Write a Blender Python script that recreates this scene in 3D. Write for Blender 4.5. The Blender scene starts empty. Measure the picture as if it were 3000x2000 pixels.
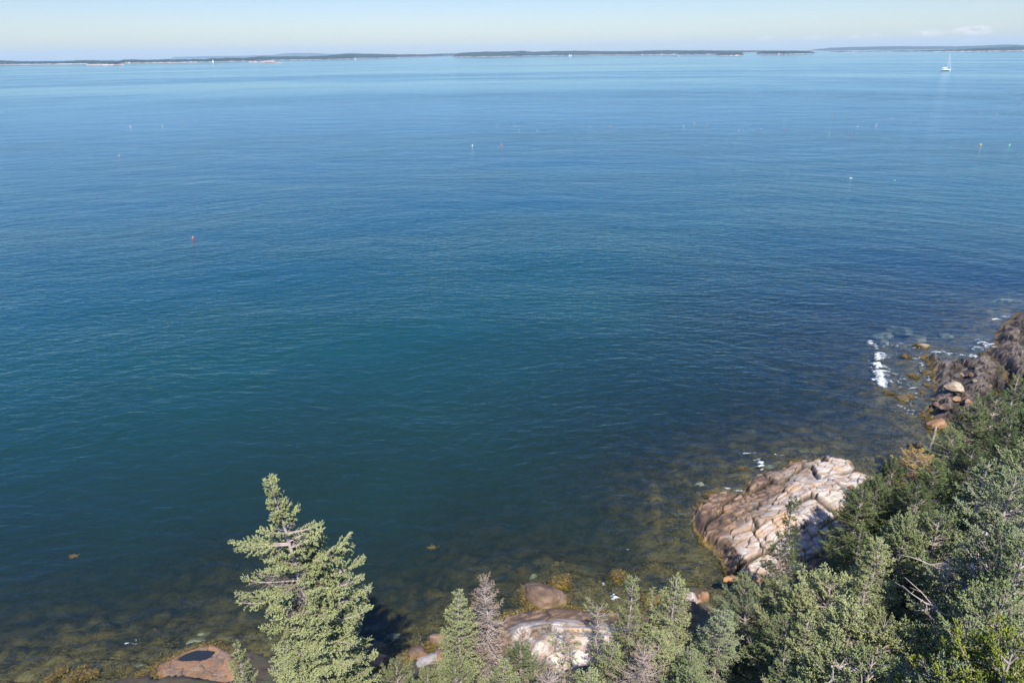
import bpy, math, random
import numpy as np
from mathutils import Vector, Matrix
R = math.radians
sc = bpy.context.scene
COL = sc.collection
rng = np.random.default_rng(7)
HAZE_D = 5.5e-5

# ---------------------------------------------------------------- camera
CAM_Z = 25.0
F = 2000.0                      # focal length in photo pixels (24 mm on a 36 mm wide frame)
PITCH = math.atan((1000 - 156) / F)
ROLL = R(0.73)
fw = np.array([0, math.cos(PITCH), -math.sin(PITCH)])
rt0 = np.array([1.0, 0, 0]); up0 = np.cross(rt0, fw)
rt = rt0 * math.cos(ROLL) - up0 * math.sin(ROLL)
up = rt0 * math.sin(ROLL) + up0 * math.cos(ROLL)
C0 = np.array([0, 0, CAM_Z])
cd = bpy.data.cameras.new('camera'); cam = bpy.data.objects.new('camera', cd); COL.objects.link(cam)
cd.sensor_width = 36; cd.lens = 24; cd.clip_start = 0.3; cd.clip_end = 120000
M = Matrix(((rt[0], up[0], -fw[0], 0), (rt[1], up[1], -fw[1], 0), (rt[2], up[2], -fw[2], CAM_Z), (0, 0, 0, 1)))
cam.matrix_world = M
sc.camera = cam

# ---------------------------------------------------------------- sky, sun, exposure
SUN_EL, SUN_AZ = 52.0, 176.0     # azimuth clockwise from +Y (view direction): the sun stands behind the camera
w = bpy.data.worlds.new('World'); sc.world = w; w.use_nodes = True
nt = w.node_tree; nt.nodes.clear()
wo = nt.nodes.new('ShaderNodeOutputWorld'); bg = nt.nodes.new('ShaderNodeBackground')
sky = nt.nodes.new('ShaderNodeTexSky'); sky.sky_type = 'NISHITA'; sky.sun_disc = False
sky.sun_elevation = R(SUN_EL); sky.sun_rotation = R(SUN_AZ)
sky.air_density = 1.0; sky.dust_density = 0.6; sky.ozone_density = 1.5; sky.altitude = 0
bg.inputs['Strength'].default_value = 0.092
L = nt.links
tc = nt.nodes.new('ShaderNodeTexCoord')
# thin wispy clouds: noise on the sky direction, plus a few small low cumulus
mp = nt.nodes.new('ShaderNodeMapping'); mp.inputs['Scale'].default_value = (3, 3, 14)
L.new(tc.outputs['Generated'], mp.inputs['Vector'])
nz = nt.nodes.new('ShaderNodeTexNoise'); nz.inputs['Scale'].default_value = 1.3; nz.inputs['Detail'].default_value = 5
L.new(mp.outputs[0], nz.inputs['Vector'])
cr = nt.nodes.new('ShaderNodeMapRange'); cr.inputs['From Min'].default_value = 0.42; cr.inputs['From Max'].default_value = 0.85
cr.inputs['To Max'].default_value = 0.05
L.new(nz.outputs['Fac'], cr.inputs['Value'])
n2 = nt.nodes.new('ShaderNodeTexNoise'); n2.inputs['Scale'].default_value = 90; n2.inputs['Detail'].default_value = 5
mp2 = nt.nodes.new('ShaderNodeMapping'); mp2.inputs['Scale'].default_value = (1, 1, 2.2)
L.new(tc.outputs['Generated'], mp2.inputs['Vector']); L.new(mp2.outputs[0], n2.inputs['Vector'])


def nmath(t, op, a, b=None, c=None):
    n = t.nodes.new('ShaderNodeMath'); n.operation = op
    for i, v in enumerate((a, b, c)):
        if v is None: continue
        if isinstance(v, (int, float)): n.inputs[i].default_value = v
        else: t.links.new(v, n.inputs[i])
    return n.outputs[0]


def ray(px, py):
    d = fw + rt * ((px - 1500) / F) + up * ((1000 - py) / F)
    return d / np.linalg.norm(d)


cl_sum = None
for (px, py, sx, sy, a) in [(2722, 98, 30, 6, .8), (2850, 90, 34, 8, 1.0), (2870, 83, 18, 4, .6), (2243, 112, 16, 6, .8), (2380, 109, 14, 5, .5),
                            (2503, 108, 12, 4, .6), (2560, 104, 14, 3, .3), (2850, 118, 26, 4, .4), (2015, 135, 14, 3, .4), (1630, 139, 12, 3, .3), (192, 169, 14, 4, .3)]:
    d = ray(px, py); tr = np.cross(d, [0, 0, 1]); tr /= np.linalg.norm(tr)
    sub = nt.nodes.new('ShaderNodeVectorMath'); sub.operation = 'SUBTRACT'; L.new(tc.outputs['Generated'], sub.inputs[0]); sub.inputs[1].default_value = tuple(d)
    dt = nt.nodes.new('ShaderNodeVectorMath'); dt.operation = 'DOT_PRODUCT'; L.new(sub.outputs[0], dt.inputs[0]); dt.inputs[1].default_value = tuple(tr)
    sp = nt.nodes.new('ShaderNodeSeparateXYZ'); L.new(sub.outputs[0], sp.inputs[0])
    ln = nt.nodes.new('ShaderNodeVectorMath'); ln.operation = 'LENGTH'; L.new(sub.outputs[0], ln.inputs[0])
    e1 = nmath(nt, 'POWER', nmath(nt, 'DIVIDE', dt.outputs['Value'], sx / F), 2)
    e2 = nmath(nt, 'POWER', nmath(nt, 'DIVIDE', sp.outputs['Z'], sy / F), 2)
    e = nmath(nt, 'SUBTRACT', 1.0, nmath(nt, 'MULTIPLY', nmath(nt, 'ADD', e1, e2), 0.5))
    m_ = nmath(nt, 'MULTIPLY', nmath(nt, 'MAXIMUM', e, 0.0), nmath(nt, 'LESS_THAN', ln.outputs['Value'], 0.2))
    m_ = nmath(nt, 'MULTIPLY', m_, a)
    cl_sum = m_ if cl_sum is None else nmath(nt, 'ADD', cl_sum, m_)
c2 = nmath(nt, 'MULTIPLY', cl_sum, nmath(nt, 'MAXIMUM', nmath(nt, 'MULTIPLY', nmath(nt, 'SUBTRACT', n2.outputs['Fac'], 0.36), 2.6), 0.0))
c2 = nmath(nt, 'MINIMUM', c2, 0.8)
cadd = nt.nodes.new('ShaderNodeMix'); cadd.data_type = 'RGBA'
tint = nt.nodes.new('ShaderNodeMix'); tint.data_type = 'RGBA'; tint.blend_type = 'MULTIPLY'; tint.inputs['Factor'].default_value = 1
L.new(sky.outputs[0], tint.inputs['A'])
sz_ = nt.nodes.new('ShaderNodeSeparateXYZ'); L.new(tc.outputs['Generated'], sz_.inputs[0])
tr_ = nt.nodes.new('ShaderNodeValToRGB'); L.new(sz_.outputs['Z'], tr_.inputs[0]); te = tr_.color_ramp.elements
te[0].position = .0; te[0].color = (.66, .68, .71, 1)
tq = te.new(.02); tq.color = (.555, .65, .775, 1); te[1].position = .50; te[1].color = (.12, .48, 1.16, 1)
tq = te.new(.22); tq.color = (.12, .48, 1.16, 1)
tq = te.new(.14); tq.color = (.15, .49, 1.08, 1)
tq = te.new(.085); tq.color = (.465, .535, .72, 1)
tq = te.new(.105); tq.color = (.25, .52, .97, 1)
ts_ = nt.nodes.new('ShaderNodeVectorMath'); ts_.operation = 'SCALE'; ts_.inputs['Scale'].default_value = 1.28; L.new(tr_.outputs[0], ts_.inputs[0])
L.new(ts_.outputs[0], tint.inputs['B'])
L.new(tint.outputs['Result'], cadd.inputs['A']); cadd.inputs['B'].default_value = (6.2, 6.6, 7.2, 1)
L.new(cr.outputs[0], cadd.inputs['Factor'])
cadd2 = nt.nodes.new('ShaderNodeMix'); cadd2.data_type = 'RGBA'
L.new(cadd.outputs['Result'], cadd2.inputs['A']); cadd2.inputs['B'].default_value = (7.6, 6.9, 7.3, 1)
L.new(c2, cadd2.inputs['Factor'])
L.new(cadd2.outputs['Result'], bg.inputs['Color']); L.new(bg.outputs[0], wo.inputs['Surface'])

sd = bpy.data.lights.new('sun', 'SUN'); sun = bpy.data.objects.new('sun', sd); COL.objects.link(sun)
sd.energy = 4.8; sd.angle = R(0.53); sd.color = (1.0, 0.95, 0.87)
sdir = Vector((math.sin(R(SUN_AZ)) * math.cos(R(SUN_EL)), math.cos(R(SUN_AZ)) * math.cos(R(SUN_EL)), math.sin(R(SUN_EL))))
sun.rotation_euler = sdir.to_track_quat('Z', 'Y').to_euler()
sc.view_settings.view_transform = 'Standard'; sc.view_settings.look = 'None'
sc.view_settings.exposure = 0.75; sc.view_settings.gamma = 1.0; sc.view_settings.use_curve_mapping = False
sc.render.engine = 'CYCLES'
cy = sc.cycles
cy.max_bounces = 5; cy.diffuse_bounces = 2; cy.glossy_bounces = 2; cy.transmission_bounces = 2; cy.transparent_max_bounces = 6; cy.volume_bounces = 0
cy.caustics_reflective = False; cy.caustics_refractive = False
cy.use_denoising = True; cy.sample_clamp_indirect = 2.5


# ---------------------------------------------------------------- helpers
def U(px, py, z=0.0):
    d = ray(px, py); t = (z - CAM_Z) / d[2]
    return C0 + d * t


def hsh(i, seed):
    i = (i.astype(np.int64) * 747796405 + seed * 2891336453) & 0xFFFFFFFF
    i = ((i >> 16) ^ i) * 0x45d9f3b & 0xFFFFFFFF
    i = ((i >> 16) ^ i) * 0x45d9f3b & 0xFFFFFFFF
    return (((i >> 16) ^ i) & 0xFFFFFF) / float(0xFFFFFF)


def h2(ix, iy, seed): return hsh(ix.astype(np.int64) * 73856093 ^ iy.astype(np.int64) * 19349663, seed)
def h3(ix, iy, iz, seed): return hsh(ix.astype(np.int64) * 73856093 ^ iy.astype(np.int64) * 19349663 ^ iz.astype(np.int64) * 83492791, seed)


def noise2(x, y, seed=0):
    x = np.asarray(x, float); y = np.asarray(y, float)
    ix = np.floor(x); iy = np.floor(y); fx = x - ix; fy = y - iy
    sx = fx * fx * (3 - 2 * fx); sy = fy * fy * (3 - 2 * fy)
    a = h2(ix, iy, seed); b = h2(ix + 1, iy, seed); c = h2(ix, iy + 1, seed); d = h2(ix + 1, iy + 1, seed)
    return (a * (1 - sx) + b * sx) * (1 - sy) + (c * (1 - sx) + d * sx) * sy


def fbm2(x, y, seed=0, o=4):
    r = 0; a = 0.5; s = 0
    for k in range(o):
        r = r + a * noise2(x * 2 ** k + 13.7 * k, y * 2 ** k - 7.1 * k, seed + k); s += a; a *= 0.5
    return r / s


def noise3(p, seed=0):
    i = np.floor(p); f = p - i; s = f * f * (3 - 2 * f)
    r = 0
    for dx in (0, 1):
        for dy in (0, 1):
            for dz in (0, 1):
                wgt = (s[:, 0] if dx else 1 - s[:, 0]) * (s[:, 1] if dy else 1 - s[:, 1]) * (s[:, 2] if dz else 1 - s[:, 2])
                r = r + wgt * h3(i[:, 0] + dx, i[:, 1] + dy, i[:, 2] + dz, seed)
    return r


def vor2(x, y, seed=0):
    ix = np.floor(x); iy = np.floor(y)
    f1 = np.full(x.shape, 9.0); f2 = np.full(x.shape, 9.0); cid = np.zeros(x.shape); cx = np.zeros(x.shape); cyy = np.zeros(x.shape)
    for dx in (-1, 0, 1):
        for dy in (-1, 0, 1):
            gx = ix + dx; gy = iy + dy
            qx = gx + 0.15 + 0.7 * h2(gx, gy, seed + 1); qy = gy + 0.15 + 0.7 * h2(gx, gy, seed + 2)
            d = np.hypot(x - qx, y - qy); idd = h2(gx, gy, seed + 3)
            closer = d < f1
            f2 = np.where(closer, f1, np.minimum(f2, d))
            cid = np.where(closer, idd, cid); cx = np.where(closer, x - qx, cx); cyy = np.where(closer, y - qy, cyy)
            f1 = np.where(closer, d, f1)
    return f1, f2, cid, cx, cyy


def sdf(x, y, poly):
    """signed distance, positive inside the polygon"""
    x = np.asarray(x, float); y = np.asarray(y, float)
    best = np.full(x.shape, 1e9); ins = np.zeros(x.shape, bool)
    n = len(poly)
    for i in range(n):
        ax, ay = poly[i][:2]; bx, by = poly[(i + 1) % n][:2]
        ex, ey = bx - ax, by - ay; l2 = ex * ex + ey * ey + 1e-12
        t = np.clip(((x - ax) * ex + (y - ay) * ey) / l2, 0, 1)
        best = np.minimum(best, (x - ax - t * ex) ** 2 + (y - ay - t * ey) ** 2)
        c = ((ay > y) != (by > y)) & (x < (bx - ax) * (y - ay) / ((by - ay) if abs(by - ay) > 1e-12 else 1e-12) + ax)
        ins ^= c
    d = np.sqrt(best)
    return np.where(ins, d, -d)


def dline(x, y, pts):
    best = np.full(np.shape(x), 1e9)
    for (ax, ay), (bx, by) in zip(pts[:-1], pts[1:]):
        ex, ey = bx - ax, by - ay; l2 = ex * ex + ey * ey
        t = np.clip(((x - ax) * ex + (y - ay) * ey) / l2, 0, 1)
        best = np.minimum(best, np.hypot(x - ax - t * ex, y - ay - t * ey))
    return best


def sstep(a, b, x):
    t = np.clip((x - a) / (b - a), 0, 1); return t * t * (3 - 2 * t)


def mesh_from(name, V, faces, nper, smooth=True, attrs=None, colors=None):
    """V (n,3), faces (m,nper) int"""
    me = bpy.data.meshes.new(name)
    V = np.ascontiguousarray(V, dtype=np.float32); faces = np.ascontiguousarray(faces, dtype=np.int32)
    me.vertices.add(len(V)); me.vertices.foreach_set('co', V.ravel())
    me.loops.add(faces.size); me.loops.foreach_set('vertex_index', faces.ravel())
    me.polygons.add(len(faces)); me.polygons.foreach_set('loop_start', np.arange(0, faces.size, nper, dtype=np.int32))
    me.polygons.foreach_set('loop_total', np.full(len(faces), nper, dtype=np.int32))
    me.polygons.foreach_set('use_smooth', np.full(len(faces), smooth, dtype=bool))
    for k, v in (attrs or {}).items():
        a = me.attributes.new(k, 'FLOAT', 'POINT'); a.data.foreach_set('value', np.ascontiguousarray(v, dtype=np.float32))
    for k, v in (colors or {}).items():
        a = me.attributes.new(k, 'FLOAT_COLOR', 'POINT')
        v = np.concatenate([v, np.ones((len(v), 1))], 1)
        a.data.foreach_set('color', np.ascontiguousarray(v, dtype=np.float32).ravel())
    me.update(calc_edges=True); me.validate()
    return me


def obj(name, me, mat=None, parent=None, loc=None):
    o = bpy.data.objects.new(name, me); COL.objects.link(o)
    if mat is not None: me.materials.append(mat)
    if parent is not None: o.parent = parent
    if loc is not None: o.location = loc
    return o


def tag(o, label=None, cat=None, group=None, kind=None):
    if label: o['label'] = label
    if cat: o['category'] = cat
    if group: o['group'] = group
    if kind: o['kind'] = kind
    return o


def empty(name, loc, rz=0.0):
    o = bpy.data.objects.new(name, None); COL.objects.link(o); o.location = loc; o.rotation_euler = (0, 0, rz)
    o.empty_display_size = 0.3
    return o


def mat_new(name):
    m = bpy.data.materials.new(name); m.use_nodes = True; t = m.node_tree
    p = t.nodes['Principled BSDF']; return m, t, p


def N(t, typ, **kw):
    n = t.nodes.new(typ)
    for k, v in kw.items():
        if k in n.inputs: n.inputs[k].default_value = v
        else: setattr(n, k, v)
    return n


def plain(name, col, rough=0.6, var=0.12, scale=8.0, metal=0):
    m, t, p = mat_new(name); p.inputs['Roughness'].default_value = rough; p.inputs['Metallic'].default_value = metal
    c = N(t, 'ShaderNodeTexCoord'); n = N(t, 'ShaderNodeTexNoise', Scale=scale, Detail=4.0); t.links.new(c.outputs['Object'], n.inputs['Vector'])
    r = N(t, 'ShaderNodeValToRGB'); t.links.new(n.outputs['Fac'], r.inputs[0])
    r.color_ramp.elements[0].position = 0.3; r.color_ramp.elements[1].position = 0.7
    r.color_ramp.elements[0].color = tuple(x * (1 - var) for x in col) + (1,); r.color_ramp.elements[1].color = tuple(min(1, x * (1 + var)) for x in col) + (1,)
    t.links.new(r.outputs[0], p.inputs['Base Color'])
    return m


def tubes(A, B, ra, rb, k=3):
    """tapered prisms between point arrays"""
    A = np.asarray(A, float); B = np.asarray(B, float); ra = np.asarray(ra, float); rb = np.asarray(rb, float)
    D = B - A; D /= np.linalg.norm(D, axis=1, keepdims=True) + 1e-9
    ref = np.where(np.abs(D[:, 2:3]) > 0.9, np.array([[1.0, 0, 0]]), np.array([[0, 0, 1.0]]))
    X = np.cross(D, ref); X /= np.linalg.norm(X, axis=1, keepdims=True) + 1e-9; Y = np.cross(D, X)
    n = len(A); V = np.zeros((n, 2 * k, 3))
    for i in range(k):
        a = 2 * math.pi * i / k; o = X * math.cos(a) + Y * math.sin(a)
        V[:, i] = A + o * ra[:, None]; V[:, k + i] = B + o * rb[:, None]
    base = (np.arange(n) * 2 * k)[:, None]
    fs = [np.concatenate([base + i, base + (i + 1) % k, base + k + (i + 1) % k, base + k + i], 1) for i in range(k)]
    Fq = np.stack(fs, 1).reshape(-1, 4)
    return V.reshape(-1, 3), Fq


def tube_path(P, rad, k=7):
    P = np.asarray(P, float); n = len(P); rad = np.asarray(rad, float)
    V = []; X = None
    for i in range(n):
        d = P[min(i + 1, n - 1)] - P[max(i - 1, 0)]; d = d / (np.linalg.norm(d) + 1e-9)
        if X is None:
            ref = np.array([1.0, 0, 0]) if abs(d[2]) > 0.7 else np.array([0, 0, 1.0]); X = np.cross(d, ref)
        X = X - d * np.dot(X, d); X = X / (np.linalg.norm(X) + 1e-9); Y = np.cross(d, X)
        for j in range(k):
            a = 2 * math.pi * j / k; V.append(P[i] + rad[i] * (X * math.cos(a) + Y * math.sin(a)))
    Fq = [[i * k + j, i * k + (j + 1) % k, (i + 1) * k + (j + 1) % k, (i + 1) * k + j] for i in range(n - 1) for j in range(k)]
    return np.array(V), np.array(Fq)


def joinq(parts):
    Vs, Fs, o = [], [], 0
    for V, Fq in parts:
        if len(V) == 0: continue
        Vs.append(V); Fs.append(Fq + o); o += len(V)
    return np.concatenate(Vs), np.concatenate(Fs)


# ---------------------------------------------------------------- shoreline and terrain heights
SH = [(-200, 2040), (0, 2035), (180, 2015), (330, 2000), (430, 1985), (470, 1940), (540, 1910), (620, 1888), (700, 1900), (800, 1935), (900, 1960),
      (1000, 1975), (1070, 1968), (1130, 1972), (1180, 1958), (1230, 1930), (1330, 1895), (1440, 1840), (1490, 1798), (1560, 1785), (1700, 1785),
      (1850, 1785), (1950, 1775), (2010, 1720), (2060, 1735), (2090, 1790), (2130, 1760), (2150, 1700), (2112, 1640), (2050, 1586), (2030, 1540),
      (2027, 1500), (2065, 1462), (2111, 1449), (2162, 1459), (2180, 1434), (2197, 1402), (2280, 1388), (2294, 1368), (2366, 1360), (2410, 1340),
      (2438, 1352), (2500, 1375), (2540, 1398), (2590, 1385), (2650, 1375), (2700, 1335), (2755, 1290), (2800, 1255), (2731, 1235), (2697, 1218), (2712, 1190), (2734, 1180),
      (2737, 1131), (2728, 1074), (2705, 1045), (2735, 1040), (2770, 1075), (2801, 1062), (2857, 1055), (2906, 1080), (2925, 1092), (2890, 1050), (2875, 1036), (2917, 1022),
      (2915, 985), (2935, 955), (2950, 940), (2976, 922), (3050, 905), (3200, 900)]
LAND = [tuple(U(a, b)[:2]) for a, b in SH] + [(150, 60), (150, -70), (-70, -70), (-70, 14)]


def polyw(pts): return [tuple(U(a, b)[:2]) for a, b in pts]


OUT = polyw([(2027, 1503), (2033, 1551), (2050, 1586), (2082, 1609), (2111, 1630), (2122, 1660), (2140, 1700), (2200, 1740), (2300, 1740), (2420, 1730), (2560, 1680), (2620, 1560),
             (2640, 1440), (2570, 1405), (2524, 1400), (2495, 1373), (2438, 1350), (2409, 1336), (2366, 1359), (2294, 1365), (2280, 1385), (2197, 1399), (2177, 1434), (2162, 1459), (2111, 1447), (2065, 1462)])
PALE = polyw([(1435, 1835), (1472, 1805), (1498, 1790), (1560, 1780), (1625, 1775), (1731, 1787), (1838, 1788), (1930, 1800), (2010, 1830), (2030, 1950), (1950, 2080), (1650, 2120), (1430, 2060), (1400, 1950), (1420, 1880)])
POOL = polyw([(452, 1948), (510, 1918), (578, 1893), (622, 1880), (660, 1893), (700, 1915), (725, 1990), (690, 2070), (560, 2060), (470, 2010), (440, 1985)])
DARK = polyw([(2725, 1238), (2696, 1218), (2715, 1190), (2734, 1180), (2737, 1131), (2729, 1074), (2703, 1045), (2735, 1038), (2765, 1072), (2785, 1064), (2801, 1060), (2857, 1055), (2906, 1080), (2930, 1100), (2960, 1130),
              (3000, 1180), (2980, 1290), (2900, 1340), (2800, 1300), (2765, 1262)])
DARK2 = polyw([(2872, 1036), (2917, 1020), (2912, 985), (2935, 955), (2950, 940), (2976, 920), (3050, 903), (3200, 905), (3260, 1050), (3150, 1180), (3000, 1160), (2950, 1118), (2935, 1080), (2905, 1055)])
RID = [polyw([(2757, 1000), (2763, 1080), (2757, 1150), (2750, 1205)]), polyw([(2885, 1075), (2872, 1130), (2860, 1200), (2850, 1260)]), polyw([(2955, 985), (2975, 1050), (2990, 1105), (3010, 1160)])]


def inland(s): return 0.15 + 0.55 * np.clip(s, 0, 30) - 0.0085 * np.clip(s, 0, 30) ** 2


def out_h(x, y):
    s = sdf(x, y, OUT) + 0.35 * (fbm2(x * 1.1, y * 1.1, 5, 3) - 0.5)
    base = 0.75 * sstep(0, 0.55, s) + 0.55 * sstep(0.6, 4.5, s) + 0.22 * np.clip(s - 2.0, 0, 6)
    a = R(28); xr = x * math.cos(a) + y * math.sin(a); yr = -x * math.sin(a) + y * math.cos(a)
    wx = xr + 0.5 * fbm2(x * .7, y * .7, 9, 5); wy = yr + 0.45 * fbm2(x * .7, y * .7, 19, 5)
    f1, f2, cid, cx, cyy = vor2(wx / 2.6, wy / 1.5, 31)
    g1, g2, gid, gx, gy = vor2(wx / 1.0, wy / 0.42, 47)
    cr1 = 1 - sstep(0.035, 0.085, f2 - f1); cr2 = 1 - sstep(0.04, 0.12, g2 - g1)
    h = base * .8 + (cid - 0.5) * 0.40 + (cid - 0.45) * cx * 0.22 - cyy * 0.12 * (0.4 + cid)
    h += (gid - 0.5) * 0.20 - 0.40 * cr1 - 0.20 * cr2 * (cid > .35) + 0.05 * (fbm2(xr * 1.5, yr * 3.0, 3, 4) - 0.5)
    GID['g'] = .6 * cid + .4 * gid
    h = np.where(s > 0, np.maximum(h, 0.12), 0) * sstep(-0.05, 0.4, s) + np.minimum(s, 0) * 2.2
    return h, s, cr1 * 0.8 + cr2 * 0.5, cid


def pale_h(x, y):
    s = sdf(x, y, PALE) + 0.3 * (fbm2(x * 1.3, y * 1.3, 6, 3) - 0.5)
    base = 0.35 * sstep(0, 0.6, s) + 0.9 * sstep(0.7, 3.2, s) + 0.25 * np.clip(s - 2.5, 0, 5)
    wx = x + 0.5 * fbm2(x, y, 9, 3); wy = y + 0.5 * fbm2(x, y, 29, 3)
    f1, f2, cid, cx, cyy = vor2(wx / 2.2 + 3, wy / 1.3, 131)
    g1, g2, gid, gx, gy = vor2(wx / 0.8, wy / 0.6, 147)
    c1 = 1 - sstep(0.01, 0.04, f2 - f1); c2 = 1 - sstep(.01, 0.05, g2 - g1)
    h = base + (cid - 0.5) * 0.35 * sstep(0.6, 1.6, s) - cyy * 0.12 + (gid - 0.5) * 0.12 * sstep(1.2, 2, s) - 0.14 * c1 - 0.06 * c2 * sstep(1.0, 2, s) + 0.10 * (fbm2(x * 1.2, y * 3, 33, 4) - 0.5)
    GID['g'] = .5 * cid + .5 * gid
    h = np.where(s > 0, np.maximum(h, 0.08), 0) * sstep(-0.05, 0.3, s) + np.minimum(s, 0) * 1.6
    return h, s, c1 * .7 + c2 * .4, cid


PC = U(578, 1921, .2)[:2]; PA = R(16)


def pool_h(x, y):
    s = sdf(x, y, POOL) + 0.2 * (fbm2(x * 2, y * 2, 6, 3) - 0.5)
    f1, f2, cid, cx, cyy = vor2(x / 1.0 + 3 + .6 * fbm2(x, y, 82), y / 0.7 + .6 * fbm2(x, y, 83), 231)
    c1 = (1 - sstep(0.0, 0.05, f2 - f1)) * (fbm2(x, y, 81) > .5)
    h = 0.32 * sstep(0, 0.5, s) + 0.10 * sstep(.6, 2.5, s) + (cid - 0.5) * 0.10 - 0.07 * c1 + 0.08 * (fbm2(x * 3, y * 3, 33, 4) - 0.5)
    dx, dy = x - PC[0], y - PC[1]; u = dx * math.cos(PA) + dy * math.sin(PA); v = -dx * math.sin(PA) + dy * math.cos(PA)
    e = (u / 0.82) ** 2 + ((v + 0.10 * np.sin(u * 3)) / 0.36) ** 2 + 0.5 * (fbm2(x * 4, y * 4, 8, 3) - 0.5)
    h = h - 0.30 * (1 - sstep(0.6, 1.1, e))
    GID['g'] = cid
    h = np.where(s > 0, h, 0) * sstep(-0.05, 0.3, s) + np.minimum(s, 0) * 0.9
    return h, s, c1 * .6, cid


def dark_f(x, y, poly, seed):
    s = sdf(x, y, poly) + 0.9 * (fbm2(x * .9, y * .9, 6, 4) - 0.5)
    base = 0.35 * sstep(0, 0.9, s) + 0.5 * sstep(1.5, 5, s) + 0.12 * np.clip(s - 4, 0, 8)
    wx = x + 0.35 * fbm2(x * .9, y * .9, 9, 4); wy = y + 0.35 * fbm2(x * .9, y * .9, 29, 4)
    f1, f2, cid, cx, cyy = vor2(wx / 1.6, wy / 2.4, seed)
    g1, g2, gid, gx, gy = vor2(wx / 0.75, wy / 0.55, seed + 16)
    c1 = 1 - sstep(0.05, 0.12, f2 - f1); c2 = 1 - sstep(.05, 0.15, g2 - g1)
    h = base + (cid - 0.5) * 0.7 + cx * 0.25 + (gid - 0.5) * 0.45 - 0.3 * c1 - 0.15 * c2 + 0.08 * (fbm2(x * 3, y * 1.2, 33, 4) - 0.5)
    cr = 0
    for rr in RID:
        d = dline(x, y, rr); cr = np.maximum(cr, np.exp(-(d / 1.1) ** 2))
    h += 0.5 * cr
    GID['g'] = .3 * cid + .7 * gid
    h = h * (1 - .12 * 0); h = np.where(s > 0, np.maximum(h, 0.05), 0) * sstep(-0.1, 0.6, s) + np.minimum(s, 0) * 0.7
    return h, s, c1 * .8 + c2 * .5, cr


def dark_h(x, y): return dark_f(x, y, DARK, 331)
def dark2_h(x, y): return dark_f(x, y, DARK2, 431)


GID = {}
LEDGES = [(out_h, OUT), (pale_h, PALE), (pool_h, POOL), (dark_h, DARK), (dark2_h, DARK2)]
WEEDSPOTS = [(U(a, b)[:2], r, dz) for a, b, r, dz in [(2590, 1120, 2.2, .3), (2610, 1150, 2, .4), (2600, 1060, 2.5, .1), (2720, 1020, 3, .5), (2690, 1100, 3, .3), (2650, 1160, 4, .2), (2600, 1270, 4, .1), (2690, 1250, 3, .35),
                                                       (1650, 1643, 1.5, .6), (1930, 1720, 2.5, .5), (1750, 1760, 2, .3), (1450, 1790, 2, .2), (2000, 1600, 2, .1), (300, 1950, 3, .2), (150, 1980, 3, .3), (2000, 1680, 2, .3), (1330, 1790, 2.0, .2)]]


def terrain(x, y, cut=True):
    s = sdf(x, y, LAND)
    far = fbm2(x * .12, y * .12, 71, 3)
    up_ = inland(s) + 0.5 * (fbm2(x * .5, y * .5, 11, 4) - 0.5) * sstep(0.5, 3, s) + 0.15 * (fbm2(x * 2, y * 2, 12, 3) - 0.5)
    q = np.clip(-s, 0, 400)
    slope = 0.22 + 0.12 * far
    right = sstep(8, 22, x)
    slope = slope * (1 - 0.30 * right)
    dn = -(0.12 + slope * q + 0.006 * np.clip(q - 5, 0, 60) ** 1.6)
    f1, f2, cid, cx, cyy = vor2(x / 1.15 + 0.4 * fbm2(x, y, 2, 2), y / 1.0 + 0.4 * fbm2(x, y, 3, 2), 77)
    g1, g2, gid, _, _ = vor2(x / .45, y / .4, 87)
    bump = 0.55 * (cid ** 2) * np.clip(1 - (f1 / 0.62) ** 2, 0, 1) + 0.18 * gid * np.clip(1 - (g1 / .6) ** 2, 0, 1)
    dn = dn + bump * sstep(-0.5, 1.0, q) * (0.5 + 0.9 * noise2(x * .35, y * .35, 4)) + 0.35 * (fbm2(x * .6, y * .6, 14, 3) - 0.5) * sstep(0, 3, q)
    for (cxy, r, dz) in WEEDSPOTS:
        d = np.hypot(x - cxy[0], y - cxy[1]); dn = dn + dz * np.exp(-(d / r) ** 2) * sstep(0, 2, q)
    dn = np.minimum(dn, -0.04 - 0.05 * gid)
    h = np.where(s > 0, up_, np.maximum(dn, -14))
    if cut:
        for fn, poly in LEDGES:
            bx = [p[0] for p in poly]; by = [p[1] for p in poly]
            m = (x > min(bx) - 1) & (x < max(bx) + 1) & (y > min(by) - 1) & (y < max(by) + 1)
            if m.any():
                hh, ss, _, _ = fn(x[m], y[m])
                cur = h[m]; cur = np.where(ss > 0.0, np.minimum(cur, hh - 0.35), cur)
                # inland rim of the ledge: let soil cover it
                h[m] = cur
    return h, s


def surface(x, y):
    x = np.atleast_1d(np.asarray(x, float)); y = np.atleast_1d(np.asarray(y, float))
    h, s = terrain(x, y)
    for fn, poly in LEDGES:
        bx = [p[0] for p in poly]; by = [p[1] for p in poly]
        m = (x > min(bx) - 1) & (x < max(bx) + 1) & (y > min(by) - 1) & (y < max(by) + 1)
        if m.any():
            hh, ss, _, _ = fn(x[m], y[m]); h[m] = np.where(ss > -0.3, np.maximum(h[m], hh), h[m])
    return h, s


def zat(x, y): return float(surface(x, y)[0][0])


def grid_faces(nx, ny, keep=None):
    i = np.arange(ny - 1)[:, None] * nx + np.arange(nx - 1)[None, :]
    f = np.stack([i, i + 1, i + nx + 1, i + nx], -1).reshape(-1, 4)
    return f if keep is None else f[keep.ravel()]


def compact(V, f, *arr):
    used = np.unique(f); mp_ = np.full(len(V), -1); mp_[used] = np.arange(len(used))
    return (V[used], mp_[f]) + tuple(a[used] for a in arr)


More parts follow.
